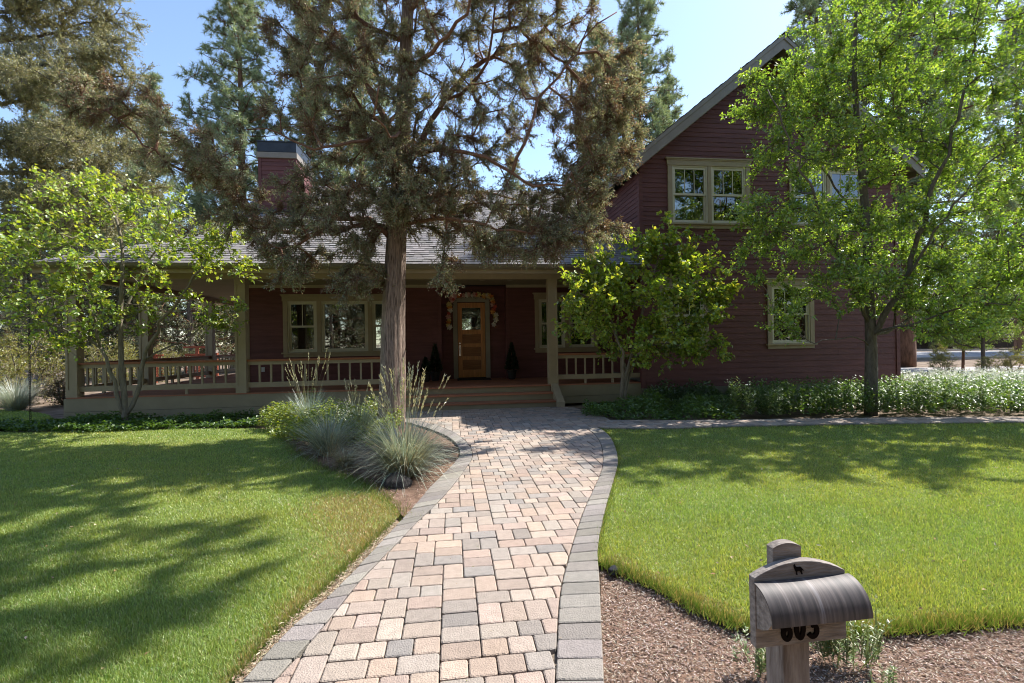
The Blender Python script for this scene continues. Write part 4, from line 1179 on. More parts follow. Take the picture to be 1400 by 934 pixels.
# -- tall leafy tree before the wing
TY = 9.3
rng = np.random.default_rng(301)
b = at(1190, 560, TY); b = (b[0], b[1], 0)
tall = thing('leafy_tree', 'tall light green leafy tree with a dark trunk in front of the gable wing', 'tree', b)
T = lambda x, y, d=0.0: at(x, y, TY + d)
limbs = [
 ([(b[0], b[1], -.1), T(1191, 540), T(1191, 500), T(1190, 450), T(1188, 400), T(1186, 330), T(1180, 250), T(1172, 170), T(1168, 90), T(1170, 20), T(1175, -50)], .112, .02),
 ([T(1191, 462), T(1210, 430, -.2), T(1238, 380, -.4), T(1255, 330, -.5), T(1275, 260, -.7), T(1300, 190, -.8), T(1320, 110, -.9), T(1335, 30, -1)], .075, .015),
 ([T(1191, 460), T(1230, 445, .3), T(1280, 400, .7), T(1330, 350, .9), T(1380, 310, 1.0), T(1430, 280, 1.0)], .05, .012),
 ([T(1189, 440), T(1160, 380, -.4), T(1130, 310, -.7), T(1100, 240, -.9), T(1070, 170, -1.0), T(1050, 120, -1.0)], .05, .012),
 ([T(1186, 330), T(1150, 270, .4), T(1105, 200, .6), T(1060, 150, .6), T(1010, 120, .6)], .035, .01),
 ([T(1190, 468), T(1165, 462, -.3), T(1120, 470, -.6), T(1085, 455, -.7), T(1058, 440, -.7)], .018, .005),
 ([T(1238, 380, -.4), T(1290, 300, -1.0), T(1345, 230, -1.3), T(1400, 180, -1.5)], .035, .01),
 ([T(1188, 400), T(1150, 350, .5), T(1100, 320, .9), T(1050, 310, 1.0)], .03, .008),
 ([T(1180, 250), T(1220, 170, .6), T(1250, 90, .8), T(1270, 0, .9)], .035, .01),
 ([T(1191, 455), T(1250, 440, -.7), T(1310, 420, -1.1), T(1370, 410, -1.3), T(1420, 395, -1.4)], .035, .009),
]
cl = []
def tb(x, y, rx, ry, n, d=0.0, dd=None): cl.append(pixblob(rng, x, y, TY + d, rx, ry, int(n * .82), dd))
tb(1108, 125, 60, 48, 46, 0, 1.1); tb(1032, 140, 46, 28, 22, .3, .7); tb(1170, 60, 75, 75, 66, 0, 1.5); tb(1260, 60, 85, 75, 74, -.2, 1.6); tb(1350, 80, 75, 80, 66, -.5, 1.5)
tb(1110, 210, 75, 50, 46, -.2, 1.2); tb(1200, 180, 80, 70, 60, -.2, 1.7); tb(1300, 180, 85, 75, 72, -.4, 1.7); tb(1390, 200, 60, 85, 50, -.3, 1.4)
tb(1080, 300, 62, 48, 36, -.3, 1.0); tb(1160, 310, 75, 55, 46, -.1, 1.5); tb(1260, 310, 85, 60, 60, -.2, 1.7); tb(1360, 320, 70, 60, 52, -.2, 1.5)
tb(1060, 350, 50, 35, 16, -.4, .7); tb(1130, 390, 65, 40, 30, -.2, 1.1); tb(1220, 400, 62, 40, 34, -.2, 1.3); tb(1310, 400, 70, 42, 46, -.5, 1.4); tb(1390, 400, 55, 45, 36, -.6, 1.2)
tb(1085, 435, 45, 22, 9, -.6, .5); tb(1290, 445, 60, 16, 16, -.8, .8); tb(1030, 290, 22, 30, 7, -.6, .4)
tb(1480, 250, 60, 120, 40, -.4, 1.3)
cl = np.concatenate(cl)
tree(tall, limbs, cl, 302, M_GBARK(), M_GBARK(), LM_T, [(.25, .375, .065), (.31, .43, .075), (.185, .30, .055), (.40, .48, .10)], None,
     twigs=11, tlen=.30, per=13, L=.066, W=.036, rtip=.0045, rpow=.47, reach=.15, up=.2, mix=.35, nup=.5, jit=.05, trunk_n=18, fold=.2, limbr=.74)

# -- ponderosa pines behind the house: one is grown, the rest are copies turned and scaled
def pine(label, seed, Hh, crown0, rmax, n, group, root_loc=(0, 0, 0), top_thin=1.0, cols=None, per=26, L=.20, W=.012):
    rng = np.random.default_rng(seed)
    t = thing('ponderosa_pine', label, 'pine tree', (0, 0, 0), 0, group)
    lim = [([(0, 0, -.2), (.05, 0, Hh * .25), (.1, .05, Hh * .5), (.05, .1, Hh * .75), (.08, .05, Hh)], Hh * .0135, .02)]
    cl = []
    z = crown0
    while z < Hh * .985:
        f = (z - crown0) / (Hh - crown0)
        R = rmax * (min(1, .55 + 1.6 * f) if f < .28 else 1.0 - .93 * ((f - .28) / .72) ** 1.15) * rng.uniform(.7, 1.1)
        nb = int(rng.integers(3, 6))
        a0 = rng.uniform(0, 6.28)
        for k in range(nb):
            a = a0 + k * 6.28 / nb + rng.normal(0, .25); Rr = R * rng.uniform(.65, 1.1)
            tip = (math.cos(a) * Rr, math.sin(a) * Rr, z + Rr * rng.uniform(-.10, .22))
            lim.append(([(.05, .05, z), (tip[0] * .5, tip[1] * .5, z + Rr * .02), tip], .018 + .012 * Rr, .012))
            m = max(3, int(n * Rr / rmax))
            s = rng.uniform(.35, 1.02, m)
            cl.append(np.array([.05, .05, z]) * (1 - s[:, None]) + np.array(tip) * s[:, None] + rng.normal(0, .13 * Rr, (m, 3)) * np.array([1, 1, .75]))
        z += rng.uniform(.5, .85) * (1 if f < .7 else .8)
    for q in np.linspace(Hh * .96, Hh * 1.0, 4): cl.append(np.array([[.08, .05, q]]) + rng.normal(0, .08, (2, 3)))
    tree(t, lim, np.concatenate(cl), seed + 1, M_PBARK(), M_PBARK(), LM_P, cols or [(.25, .31, .165), (.31, .36, .19), (.18, .24, .13), (.38, .36, .21)], (4, 3, 4, 1),
         twigs=4, tlen=.45, per=per, L=L, W=W, rtip=.012, reach=.1, up=.45, tuft=.55, mix=.42, nup=.1, tri=True, jit=.03, step=.6, trunk_n=10, pull=.2, twigr=.012)
    return t
GP = 'tall pines standing behind the house'
p1 = pine('tall ponderosa pine with an open crown rising behind the chimney', 401, 24, 3.5, 3.7, 17, GP, per=40, L=.25, W=.026)
p2 = pine('narrow pointed pine behind the house, its tip lowest against the open sky on the left', 411, 22, 3.0, 3.0, 17, GP, per=40, L=.24, W=.026)
def place(o, x, Y, rz=0, sc=1.0, label=None, first=False):
    X = (x - CX) / F * Y
    if first:
        o.location = (X, Y, 0); o.rotation_euler = (0, 0, rz); o.scale = (sc, sc, sc); return o
    return dup(o, (X, Y, 0), rz, sc, label)
place(p1, 332, 30, .3, 1.12, first=True)
place(p2, 212, 37, 1.0, 1.02, first=True)
place(p2, 185, 41, 2.0, .92, 'second narrow pine close behind the pointed one, its tip a little lower')
place(p1, 500, 34, 2.1, 1.15, 'pine half hidden behind the big juniper, above the left half of the porch roof')
place(p2, 428, 31, 3.6, 1.1, 'dark pine between the chimney and the big juniper')
place(p2, 822, 36, 1.9, 1.12, 'pine rising behind the right end of the main ridge')
place(p1, 878, 33, 4.0, 1.16, 'tall pine left of the gable, above the roof valley')
place(p1, 918, 40, 5.2, .98, 'shorter pine whose top stands just left of the sloping gable edge')
place(p1, 1120, 36, 5.0, 1.33, 'pine showing only its dark top above the gable ridge')
place(p1, 705, 52, .8, .9, 'pine far behind the ridge to the right of the big juniper trunk')
place(p2, 620, 55, 2.5, .8, 'smaller far pine seen through the juniper branches above the ridge')
place(p1, 128, 30, 2.7, .85, 'pine behind the spreading juniper in the upper left')
place(p1, 60, 34, 1.7, .8, 'pine deep behind the porch at the far left')
place(p2, 275, 48, 4.4, .8, 'far pine seen between the pointed pine and the chimney pine')
place(p1, 1395, 40, 3.0, 1.2, 'tall pine across the driveway at the right edge')
big = place(p2, 1237, 23.5, 1.2, 1.5, 'thick pine trunk rising just right of the wing corner')
# crowns reflected in the front windows: trees across the street behind the viewer
for i, (x, y, s) in enumerate([(-9, -9, .8), (-3.5, -13, .95), (3.5, -12, .85), (9, -10, .9), (15, -13, 1.0), (-15, -12, .9)]):
    o = dup((p1, p2)[i % 2], (x, y, 0), i * 1.3, s, 'pine across the street mirrored in the front windows of the house')
    o['group'] = 'pines across the street'
# lower, bushier evergreens that close the view under the porch and behind the lot
rng = np.random.default_rng(431)
bush = thing('evergreen_tree', 'bushy grey-green evergreen', 'evergreen tree', (0, 0, 0), 0, 'bushy evergreens behind the lot')
limbs = [([(0, 0, -.2), (0, .05, 2), (.1, 0, 4.5), (0, 0, 7.5)], .16, .02)]
cl = []
for k in range(46):
    z = .6 + 6.2 * k / 46; R = 2.5 * (1 - (z / 7.8) ** 1.4) + .3; a = k * 2.4
    tip = (math.cos(a) * R, math.sin(a) * R, z + .1 * R)
    limbs.append(([(0, 0, z), (tip[0] * .5, tip[1] * .5, z + .1), tip], .03, .01))
    cl.append(blob(rng, (tip[0] * .78, tip[1] * .78, z), (.8, .8, .5), 7))
tree(bush, limbs, np.concatenate(cl), 432, M_GBARK(), M_LIMB(), LM_J, [(.17, .19, .09), (.21, .225, .115), (.13, .15, .07), (.28, .25, .16)], (4, 3, 3, 1.5),
     twigs=8, tlen=.45, per=16, L=.10, W=.04, rtip=.01, reach=.1, up=.1, mix=.55, nup=.2, step=.5, jit=.04, twigr=.007)
place(bush, 20, 27, 0, 1.1, first=True)
bush['label'] = 'bushy grey-green evergreen at the far left edge behind the shrubs'
lb = ['bushy evergreen behind the left porch corner post', 'bushy evergreen seen between the left porch posts', 'bushy evergreen behind the red trellis', 'bushy evergreen just left of the second porch post', 'bushy evergreen beyond the corner of the porch roof',
      'bushy evergreen across the road behind the young pine', 'bushy evergreen across the road at the right edge', 'bushy evergreen across the road next to the wing corner', 'dark bushy evergreen across the road between the two trunks']
for (x, Y, s), l in zip([(105, 24, 1.0), (190, 26, .95), (262, 25, 1.15), (318, 29, 1.1), (145, 36, 1.5), (1318, 52, 1.3), (1398, 50, 1.5), (1256, 55, 1.4), (1352, 58, 1.5)], lb):
    place(bush, x, Y, x * .37, s, l)
for i, (x, y, s_) in enumerate([(-12, -10, 1.3), (-7, -8.5, 1.0), (-2.5, -9.5, 1.25), (1.5, -11, 1.4), (6.5, -8.5, 1.15), (11.5, -9.5, 1.4), (17, -11, 1.5), (-17, -11, 1.4), (22, -10, 1.6), (27, -12, 1.7), (33, -10, 1.6), (38, -14, 1.8), (20, -18, 2.0), (29, -19, 2.0), (-14, -20, 2.2), (-8, -21, 2.0), (-2, -20, 2.3), (4, -22, 2.1), (10, -20, 2.2), (15, -22, 2.3), (-21, -18, 2.2)]):
    o = dup(bush, (x, y, 0), i * 1.1, s_, 'bushy evergreen across the street mirrored in the front windows of the house')
    o['group'] = 'evergreens across the street'
for x, Y in [(-46, 60), (-38, 64), (-52, 50), (-30, 70), (-22, 72), (-14, 75), (-6, 74), (3, 76), (12, 78), (22, 75), (32, 76), (44, 78), (56, 74), (66, 70), (78, 72), (90, 70), (-62, 45), (-60, 60)]:
    o = dup(bush, (X_ := x, Y, 0), x * .7, 1.7 + .3 * math.sin(x), 'far evergreen in the row that closes the view behind the lot')
    o['group'] = 'far evergreens closing the view'

# -- old juniper / cedar at the top left
rng = np.random.default_rng(501)
LY = 14.5
lx = (-62 - CX) / F * LY
old = thing('old_juniper', 'huge spreading juniper filling the upper left corner beyond the porch', 'tree', (lx, LY, 0))
Lp = lambda x, y, d=0.0: at(x, y, LY + d)
limbs = [([(lx, LY, -.2), (lx + .1, LY, 3), (lx, LY, 7), (lx + .2, LY, 12)], .34, .06)]
cl = []
for (y0, x1, y1, d) in [(320, 150, 300, -1.0), (300, 190, 250, .5), (260, 120, 260, -1.8), (240, 200, 200, -.2), (200, 175, 150, 1.0), (180, 110, 190, -2), (150, 170, 95, .2), (110, 150, 60, -.8), (90, 90, 110, -2.2), (60, 160, 20, .6), (20, 120, -20, -.8), (-20, 110, -70, .4), (-60, 60, -110, -.5)]:
    a, b2 = Lp(-60, y0), Lp(x1, y1, d)
    mid = tuple((np.array(a) + np.array(b2)) / 2 + np.array([0, 0, -.25]))
    limbs.append(([a, mid, b2], .075, .014))
    for s in np.linspace(.35, 1.0, 7):
        c = np.array(a) * (1 - s) + np.array(b2) * s + np.array([0, 0, -.2 * math.sin(s * 3.1)])
        cl.append(blob(rng, c, (.75, .85, .42), 12))
tree(old, limbs, np.concatenate(cl), 502, M_BARK(), M_GBARK(), LM_J, [(.28, .27, .125), (.34, .32, .16), (.22, .22, .10), (.40, .35, .20)], (4, 4, 3, 1.4),
     twigs=12, tlen=.36, per=24, L=.06, W=.022, rtip=.008, rpow=.42, reach=.12, up=.0, mix=.55, nup=.15, jit=.05, sag=.05, droop=.1, twigr=.005)
# -- young pine and leafy street trees by the driveway on the right
yp = pine('young thin pine with a bare lower trunk beside the driveway', 441, 4.2, 1.0, .9, 7, None, per=30, L=.13, W=.012)
yp.location = (*gp(1316, 506), 0)
yp['label'] = 'young thin pine with a bare lower trunk beside the driveway'
sx, sy = gp(1345, 509)
o = dup(tall, (sx, sy, 0), 2.0, .62, 'smaller leafy tree with a pale trunk by the driveway on the right')

# ================================================================== GARDEN PLANTS
def ribbons(rng, P0, az, lean, L, W, curve, k=4):
    """Arching grass blades, k segments each; returns the quads."""
    n = len(P0); h = np.stack([np.cos(az), np.sin(az), np.zeros(n)], 1); s = np.stack([-np.sin(az), np.cos(az), np.zeros(n)], 1)
    pts = [P0]; ang = lean.copy(); p = P0.copy()
    for i in range(k):
        d = h * np.sin(ang)[:, None] + np.array([0, 0, 1]) * np.cos(ang)[:, None]
        p = p + d * (L / k)[:, None]; p = p.copy(); p[:, 2] = np.maximum(p[:, 2], .006)
        pts.append(p); ang = ang + curve / k
    V = []
    for i in range(k):
        w0 = W * (1 - (i / k) ** 1.6); w1 = W * (1 - ((i + 1) / k) ** 1.6) + .0004
        V.append(np.stack([pts[i] - s * w0[:, None] / 2, pts[i] + s * w0[:, None] / 2, pts[i+1] + s * w1[:, None] / 2, pts[i+1] - s * w1[:, None] / 2], 1))
    return np.concatenate(V, 0).reshape(-1, 3), pts
LM_G = leaf_mat('oat_grass_blade', .30, .08, (1.1, 1.1, .8), .4)
def oat_grass(label, x, y, seed, R=.55, n=900, stems=30, sh=.95, cols=None, straw=.3, lean=.85, group='clumps of blue ornamental grass'):
    rng = np.random.default_rng(seed)
    X, Y = gp(x, y)
    t = thing('ornamental_grass', label, 'grass clump', (X, Y, 0), 0, group)
    cols = cols or [(.34, .39, .31), (.22, .27, .21), (.46, .49, .40), (.50, .47, .33)]
    az = rng.uniform(0, 6.28, n); r = .10 * np.sqrt(rng.random(n)) * R / .5
    P0 = np.stack([np.cos(az) * r, np.sin(az) * r, np.zeros(n)], 1)
    az = az + rng.normal(0, .35, n)
    L = R * rng.uniform(.65, 1.25, n); ln = np.abs(rng.normal(.38, .36, n)); cv = rng.uniform(.5, 2.3, n) * lean
    V, _ = ribbons(rng, P0, az, ln, L, .0068 * rng.uniform(.7, 1.3, n), cv)
    np_mesh('blades', V, 4, LM_G, np.tile(palette(rng, cols, n), (4, 1)), t)
    m = int(n * straw)
    if m:
        az = rng.uniform(0, 6.28, m); r = .15 * R * np.sqrt(rng.random(m)) / .74
        P0 = np.stack([np.cos(az) * r, np.sin(az) * r, np.zeros(m)], 1)
        V, _ = ribbons(rng, P0, az, np.abs(rng.normal(.38, .3, m)), R * rng.uniform(.3, .7, m), .0062 * np.ones(m), rng.uniform(.2, .8, m))
        np_mesh('straw', V, 4, LM_G, np.tile(palette(rng, [(.50, .36, .17), (.58, .44, .23), (.36, .24, .12)], m), (4, 1)), t)
    if stems:
        az = rng.uniform(0, 6.28, stems); r = .06 * np.sqrt(rng.random(stems))
        P0 = np.stack([np.cos(az) * r, np.sin(az) * r, np.zeros(stems)], 1)
        V, pts = ribbons(rng, P0, az, np.abs(rng.normal(.20, .14, stems)), sh * rng.uniform(.7, 1.1, stems), .0042 * np.ones(stems), rng.uniform(.0, .35, stems))
        tip = pts[-1]; d = nrm(pts[-1] - pts[-2]); q = 16
        T = np.repeat(tip, q, 0) - np.repeat(d, q, 0) * rng.uniform(0, .17, (stems * q, 1))
        Vh = kites(T, np.repeat(d, q, 0) + rng.normal(0, .22, (stems * q, 3)), rng.normal(0, 1, (stems * q, 3)), .045, .010, .1)
        np_mesh('seed_heads', np.concatenate([V, Vh]), 4, LM_G, np.concatenate([np.tile(palette(rng, [(.42, .38, .20), (.36, .36, .2)], stems), (4, 1)), palette(rng, [(.55, .48, .27), (.48, .44, .24), (.60, .55, .36)], stems * q)]), t)
    return t
oat_grass('big blue-grey grass clump with straw heart and golden seed stalks at the tip of the bed', 553, 650, 601, .74, 1600, 60, 1.2, straw=.5)
oat_grass('blue-grey grass clump sprawling over the lawn edge left of the golden-stalked one', 450, 622, 602, .62, 1000, 4, .8, straw=.25)
oat_grass('taller green-blue grass clump between the sprawling clump and the juniper trunk', 490, 602, 603, .60, 700, 16, .9, [(.17, .23, .13), (.22, .27, .16), (.28, .30, .16)], .15, .5)
oat_grass('pale blue grass clump with tall feathery plumes in front of the porch railing', 422, 584, 604, .66, 600, 24, 1.3, [(.26, .33, .28), (.32, .38, .33)], .1, .5)
oat_grass('whitish blue grass clump at the far left edge below the yellow-green shrub', 22, 561, 605, .8, 1100, 14, 1.0, [(.40, .44, .38), (.33, .38, .34), (.5, .5, .42)], .2, .6)
oat_grass('dry brownish low grass tuft in the mulch between the two blue clumps', 472, 640, 606, .30, 420, 0, .5, [(.34, .26, .14), (.25, .20, .12), (.28, .28, .16)], .3, .9, None)

def rock(name, label, x, y, r, seed, col):
    rng = np.random.default_rng(seed)
    import bmesh
    bm = bmesh.new(); bmesh.ops.create_icosphere(bm, subdivisions=4, radius=1)
    k = rng.normal(0, 1, (9, 3)); ph = rng.uniform(0, 6.28, 9)
    for v in bm.verts:
        p = np.array(v.co); d = sum(math.sin(float(k[i] @ p) * (1.2 + i * .8) + ph[i]) / (1.6 + i) for i in range(9))
        v.co *= 1 + .20 * d
        v.co.z = max(v.co.z, -.35)
    me = bpy.data.meshes.new(name); bm.to_mesh(me); bm.free()
    me.materials.append(mat('lava_' + str(seed), col, .95, .45, 9, (1, 1, 1), 1.0, 30, .2))
    o = bpy.data.objects.new(name, me); C.objects.link(o)
    X, Y = gp(x, y); o.location = (X, Y, r * .22); o.scale = (r * 1.25, r, r * .72); o.rotation_euler = (0, 0, seed)
    tag(o, label, 'rock')
rock('rock', 'dark pitted lava rock half covered by the big blue grass clump', 541, 664, .125, 3, (.085, .075, .070))
rock('rock', 'small dark stone at the corner of the lawn beside the right path border', 839, 782, .035, 4, (.07, .07, .08))

def carpet(name, label, poly, n, seed, h, L, W, cols, wts=None, mound=.5, up=.7, lm=None, kind='stuff', cat='ground cover', box=None):
    rng = np.random.default_rng(seed); A = np.array(poly)
    lo, hi = A.min(0), A.max(0)
    X = rng.uniform(lo[0], hi[0], n * 6); Y = rng.uniform(lo[1], hi[1], n * 6)
    k_ = inside(poly, X, Y); X, Y = X[k_][:n], Y[k_][:n]; k = len(X)
    H_ = h * np.clip(.62 + mound * noise2(X, Y, 4.0, seed) + .3 * noise2(X, Y, 12, seed + 1), .15, 1.5)
    z = H_ * rng.uniform(.25, 1.05, k)
    az = rng.uniform(0, 6.28, k)
    D = np.stack([np.cos(az), np.sin(az), rng.normal(.15, .45, k)], 1)
    N = nrm(rng.normal(0, 1, (k, 3)) * (1 - up) + np.array([0, 0, up]))
    col = palette(rng, cols, k, wts)
    o = np_mesh(name, kites(np.stack([X, Y, z], 1), D, N, L * rng.uniform(.6, 1.3, k), W * rng.uniform(.6, 1.3, k), .2), 4, lm or LM_M, col)
    return tag(o, label, cat, kind=kind)
gpl = lambda pts: [gp(*p) for p in pts]
LIME = [(.22, .29, .04), (.27, .32, .05), (.16, .24, .035)]
GRN = [(.085, .17, .028), (.11, .20, .032), (.06, .13, .024)]
carpet('ground_cover', 'lime green leafy ground cover left of the juniper by the porch skirt', gpl([(352, 586), (372, 597), (398, 612), (440, 622), (500, 614), (535, 600), (552, 590), (545, 578), (520, 572), (460, 569), (380, 572)]), 19000, 701, .40, .05, .032, LIME)
carpet('ground_cover', 'dark green ground cover strip under the left porch skirt', gpl([(-80, 590), (20, 592), (120, 593), (230, 588), (300, 586), (352, 586), (352, 574), (290, 575), (270, 578), (230, 576), (100, 578), (50, 580), (-80, 582)]), 16000, 702, .17, .055, .038, GRN)
carpet('ground_cover', 'bright green strappy ground cover right of the porch steps', gpl([(800, 562), (796, 570), (815, 574), (900, 576), (1010, 577), (1010, 560), (930, 553), (850, 553)]), 9000, 703, .26, .085, .026, [(.10, .20, .03), (.13, .235, .035), (.08, .15, .026)], up=.35)
carpet('ground_cover', 'darker green perennials against the foundation of the wing', [hw(3.9, -.7)[:2], hw(7.2, -.9)[:2], hw(7.2, -.12)[:2], hw(4.0, -.12)[:2]], 6000, 704, .42, .08, .03, [(.05, .105, .025), (.075, .13, .03)], up=.3)

def stems(name, label, spots, seed, h, per, L, W, cols, kind=None, cat=None, flowers=None, loc=None, wts=None, lm=None, lean=.18, group=None):
    """Upright leafy stems; spots: (n, 2) world positions."""
    rng = np.random.default_rng(seed); n = len(spots)
    hh = h * rng.uniform(.6, 1.15, n); az = rng.uniform(0, 6.28, n); ln = np.abs(rng.normal(0, lean, n))
    d = np.stack([np.cos(az) * ln, np.sin(az) * ln, np.ones(n)], 1)
    P0 = np.c_[spots, np.zeros(n)]
    A, B = P0, P0 + d * hh[:, None]
    V = kites(A, d, rng.normal(0, 1, (n, 3)), hh, .008 * np.ones(n), .1)
    t = rng.uniform(.12, 1.0, (n, per)); Q = (A[:, None] + (B - A)[:, None] * t[..., None]).reshape(-1, 3); m = len(Q)
    a = rng.uniform(0, 6.28, m); D = np.stack([np.cos(a), np.sin(a), rng.uniform(.1, 1.1, m)], 1)
    sc = np.repeat(rng.uniform(.75, 1.2, n), per) * (1.15 - .45 * t.ravel())
    V2 = kites(Q, D, np.stack([-np.cos(a) * .6, -np.sin(a) * .6, np.ones(m)], 1) + rng.normal(0, .3, (m, 3)), L * sc, W * sc, .2)
    col = palette(rng, cols, m, wts)
    VV, CC = [V, V2], [palette(rng, [(.12, .15, .05)], n), col]
    if flowers:
        fc, fn, fl = flowers
        Qf = np.repeat(B, fn, 0) + rng.normal(0, .035, (n * fn, 3)); 
        VV.append(kites(Qf, rng.normal(0, 1, (n * fn, 3)), rng.normal(0, .5, (n * fn, 3)) + np.array([0, 0, 1]), fl, fl * .7, .1)); CC.append(palette(rng, fc, n * fn, None, .08))
    V = np.concatenate(VV)
    if loc is not None: V = V - np.array([loc[0], loc[1], 0])
    o = np_mesh(name, V, 4, lm or LM_T, np.concatenate(CC))
    if loc is not None: o.location = (loc[0], loc[1], 0)
    return tag(o, label, cat, group, kind)
def scatter(poly, n, seed):
    rng = np.random.default_rng(seed); A = np.array(poly); lo, hi = A.min(0), A.max(0)
    X = rng.uniform(lo[0], hi[0], n * 8); Y = rng.uniform(lo[1], hi[1], n * 8); k = inside(poly, X, Y)
    return np.c_[X[k][:n], Y[k][:n]]
bedD = [(4.3, 8.95), (5.5, 8.8), (7.5, 8.7), (10, 8.6), (12.5, 8.4), (13.5, 9.4), (11.5, 11.0), (9.4, 11.3), (6.6, 10.6), (5.2, 10.3)]
stems('leafy_perennials', 'dense bed of green leafy perennials along the walk in front of the wing', scatter(bedD, 2100, 711), 712, .56, 17, .085, .034, [(.09, .175, .03), (.12, .21, .035), (.065, .135, .026), (.20, .27, .06)], 'stuff', 'perennials')
bedE = [(9.6, 11.2), (12.0, 9.8), (14, 9.4), (18, 10.5), (18, 14), (13, 14.2), (10.2, 13.6)]
stems('white_flowers', 'drift of small white flowers beyond the corner of the wing', scatter(bedE, 2600, 713), 714, .42, 9, .06, .02, [(.14, .22, .07), (.20, .26, .12)], 'stuff', 'flowers', ([(.72, .75, .70), (.62, .66, .58)], 9, .036), lm=LM_G)
bedF = gpl([(815, 576), (838, 580), (838, 572), (815, 566)])
for (x, y, r, n, h, lab) in [(1018, 574, .28, 46, .66, 'tall pale-leaved perennial standing out against the dark foundation'), (1062, 573, .25, 34, .5, 'pale-leaved perennial right of the tallest one by the walk')]:
    X, Y = gp(x, y); rng = np.random.default_rng(int(x))
    stems('leafy_plant', lab, np.c_[X + rng.normal(0, r * .45, n), Y + .15 + rng.normal(0, r * .35, n)], int(x) + 1, h, 18, .085, .036, [(.22, .29, .12), (.30, .36, .20), (.15, .22, .07)], None, 'plant', None, (X, Y))
for (x, y, n, h, lab) in [(1038, 918, 26, .17, 'small green leafy plant at the left foot of the mailbox post'), (1137, 900, 34, .22, 'green upright plant just right of the mailbox post'), (1168, 908, 30, .24, 'green upright plant furthest right of the mailbox, with pale tips'), (1222, 950, 7, .08, 'tiny green sprout in the mulch right of the mailbox')]:
    X, Y = gp(x, y); rng = np.random.default_rng(int(x))
    stems('leafy_plant', lab, np.c_[X + rng.normal(0, .055, n), Y + rng.normal(0, .04, n)], int(x) + 1, h, 26, .026, .0075, [(.15, .22, .06), (.22, .29, .10), (.11, .17, .045), (.36, .34, .18)], None, 'plant', None, (X, Y), lm=LM_G, lean=.28)

# shrubs at the left
def shrub(label, x, y, Y, rx, h, n, seed, cols, group=None):
    rng = np.random.default_rng(seed); X = (x - CX) / F * Y
    t = thing('shrub', label, 'shrub', (X, Y, 0), 0, group)
    lim = [([(X + a * .1, Y + b * .1, -.02), (X + a * rx * .4, Y + b * rx * .4, h * .45), (X + a * rx * .7, Y + b * rx * .7, h * .8)], .022, .006) for a, b in [(0, .2), (.9, .1), (-.9, .3), (.3, -.8), (-.4, .9), (.6, .7), (-.6, -.7)]]
    cl = np.concatenate([blob(rng, (X, Y, h * .5), (rx, rx * .8, h * .5), n), blob(rng, (X, Y, h * .25), (rx * .9, rx * .8, h * .25), n // 3)])
    return tree(t, lim, cl, seed + 1, M_GBARK(), M_GBARK(), LM_M, cols, None, twigs=8, tlen=.3, per=15, L=.045, W=.022, rtip=.004, up=.35, mix=.5, nup=.3, jit=.03)
YG = [(.26, .28, .06), (.31, .31, .09), (.20, .24, .05), (.30, .25, .12)]
sh = shrub('big yellow-green shrub at the left edge beyond the rain chain', 35, 540, 13.2, 1.15, 2.0, 90, 721, YG)
shrub('low purplish-brown shrub at the foot of the yellow-green one beside the porch', 84, 545, 12.8, .5, .95, 24, 723, [(.15, .10, .08), (.2, .15, .10), (.12, .13, .06)])
o = dup(sh, ((-30 - CX) / F * 14.5, 14.5, 0), 2.0, 1.0, 'yellow-green shrub leaving the left edge of the picture')
o = dup(sh, ((150 - CX) / F * 19, 19, 0), 3.0, .95, 'yellow-green shrub seen through the left porch railing')
o = dup(sh, ((215 - CX) / F * 21, 21, 0), 4.0, .8, 'smaller yellow-green shrub behind the railing in front of the red trellis')
o = dup(sh, (*gp(1283, 492), 0), 1.0, .5, 'low yellow shrub on the island by the road')
for x, y, s, l in [(1290, 512, .42, 'low shrub in the mulch left of the young pine'), (1385, 516, .5, 'low shrub at the right edge by the driveway'), (1352, 514, .36, 'low shrub at the foot of the smaller leafy tree')]:
    o = dup(sh, (*gp(x, y), 0), x * .3, s, l)

# red wooden trellis fence behind the side porch
TYr = 20.0
tx = (212 - CX) / F * TYr
tf = thing('trellis_fence', 'red-stained wooden trellis fence seen above the left porch railing', 'fence', (tx, TYr, 0), PSI)
red = mat('red_cedar_stain', (.30, .085, .045), .7, .25, 5, (1, 1, 6), .1, 30)
for a in (0, 1.62, 2.38):
    m = MB(); m.box(a - .05, a + .05, -.05, .05, 0, 1.42 if a == 1.62 else 1.2); m.build('post', red, tf)
m = MB(); m.box(1.1, 2.0, -.06, .06, 1.421, 1.50); m.build('top_beam', red, tf)
for a0, a1 in ((.051, .3), (1.15, 1.569), (1.671, 2.329)):
    m = MB(); m.box(a0, a1, -.03, .03, 1.12, 1.18); m.box(a0, a1, -.03, .03, .20, .27)
    k = a0 + .03
    while k < a1 - .03: m.box(k, k + .035, -.0295, -.012, .271, 1.119); k += .105
    z = .36
    while z < 1.1: m.box(a0, a1, -.0115, .004, z, z + .03); z += .105
    m.build('lattice', red, tf)

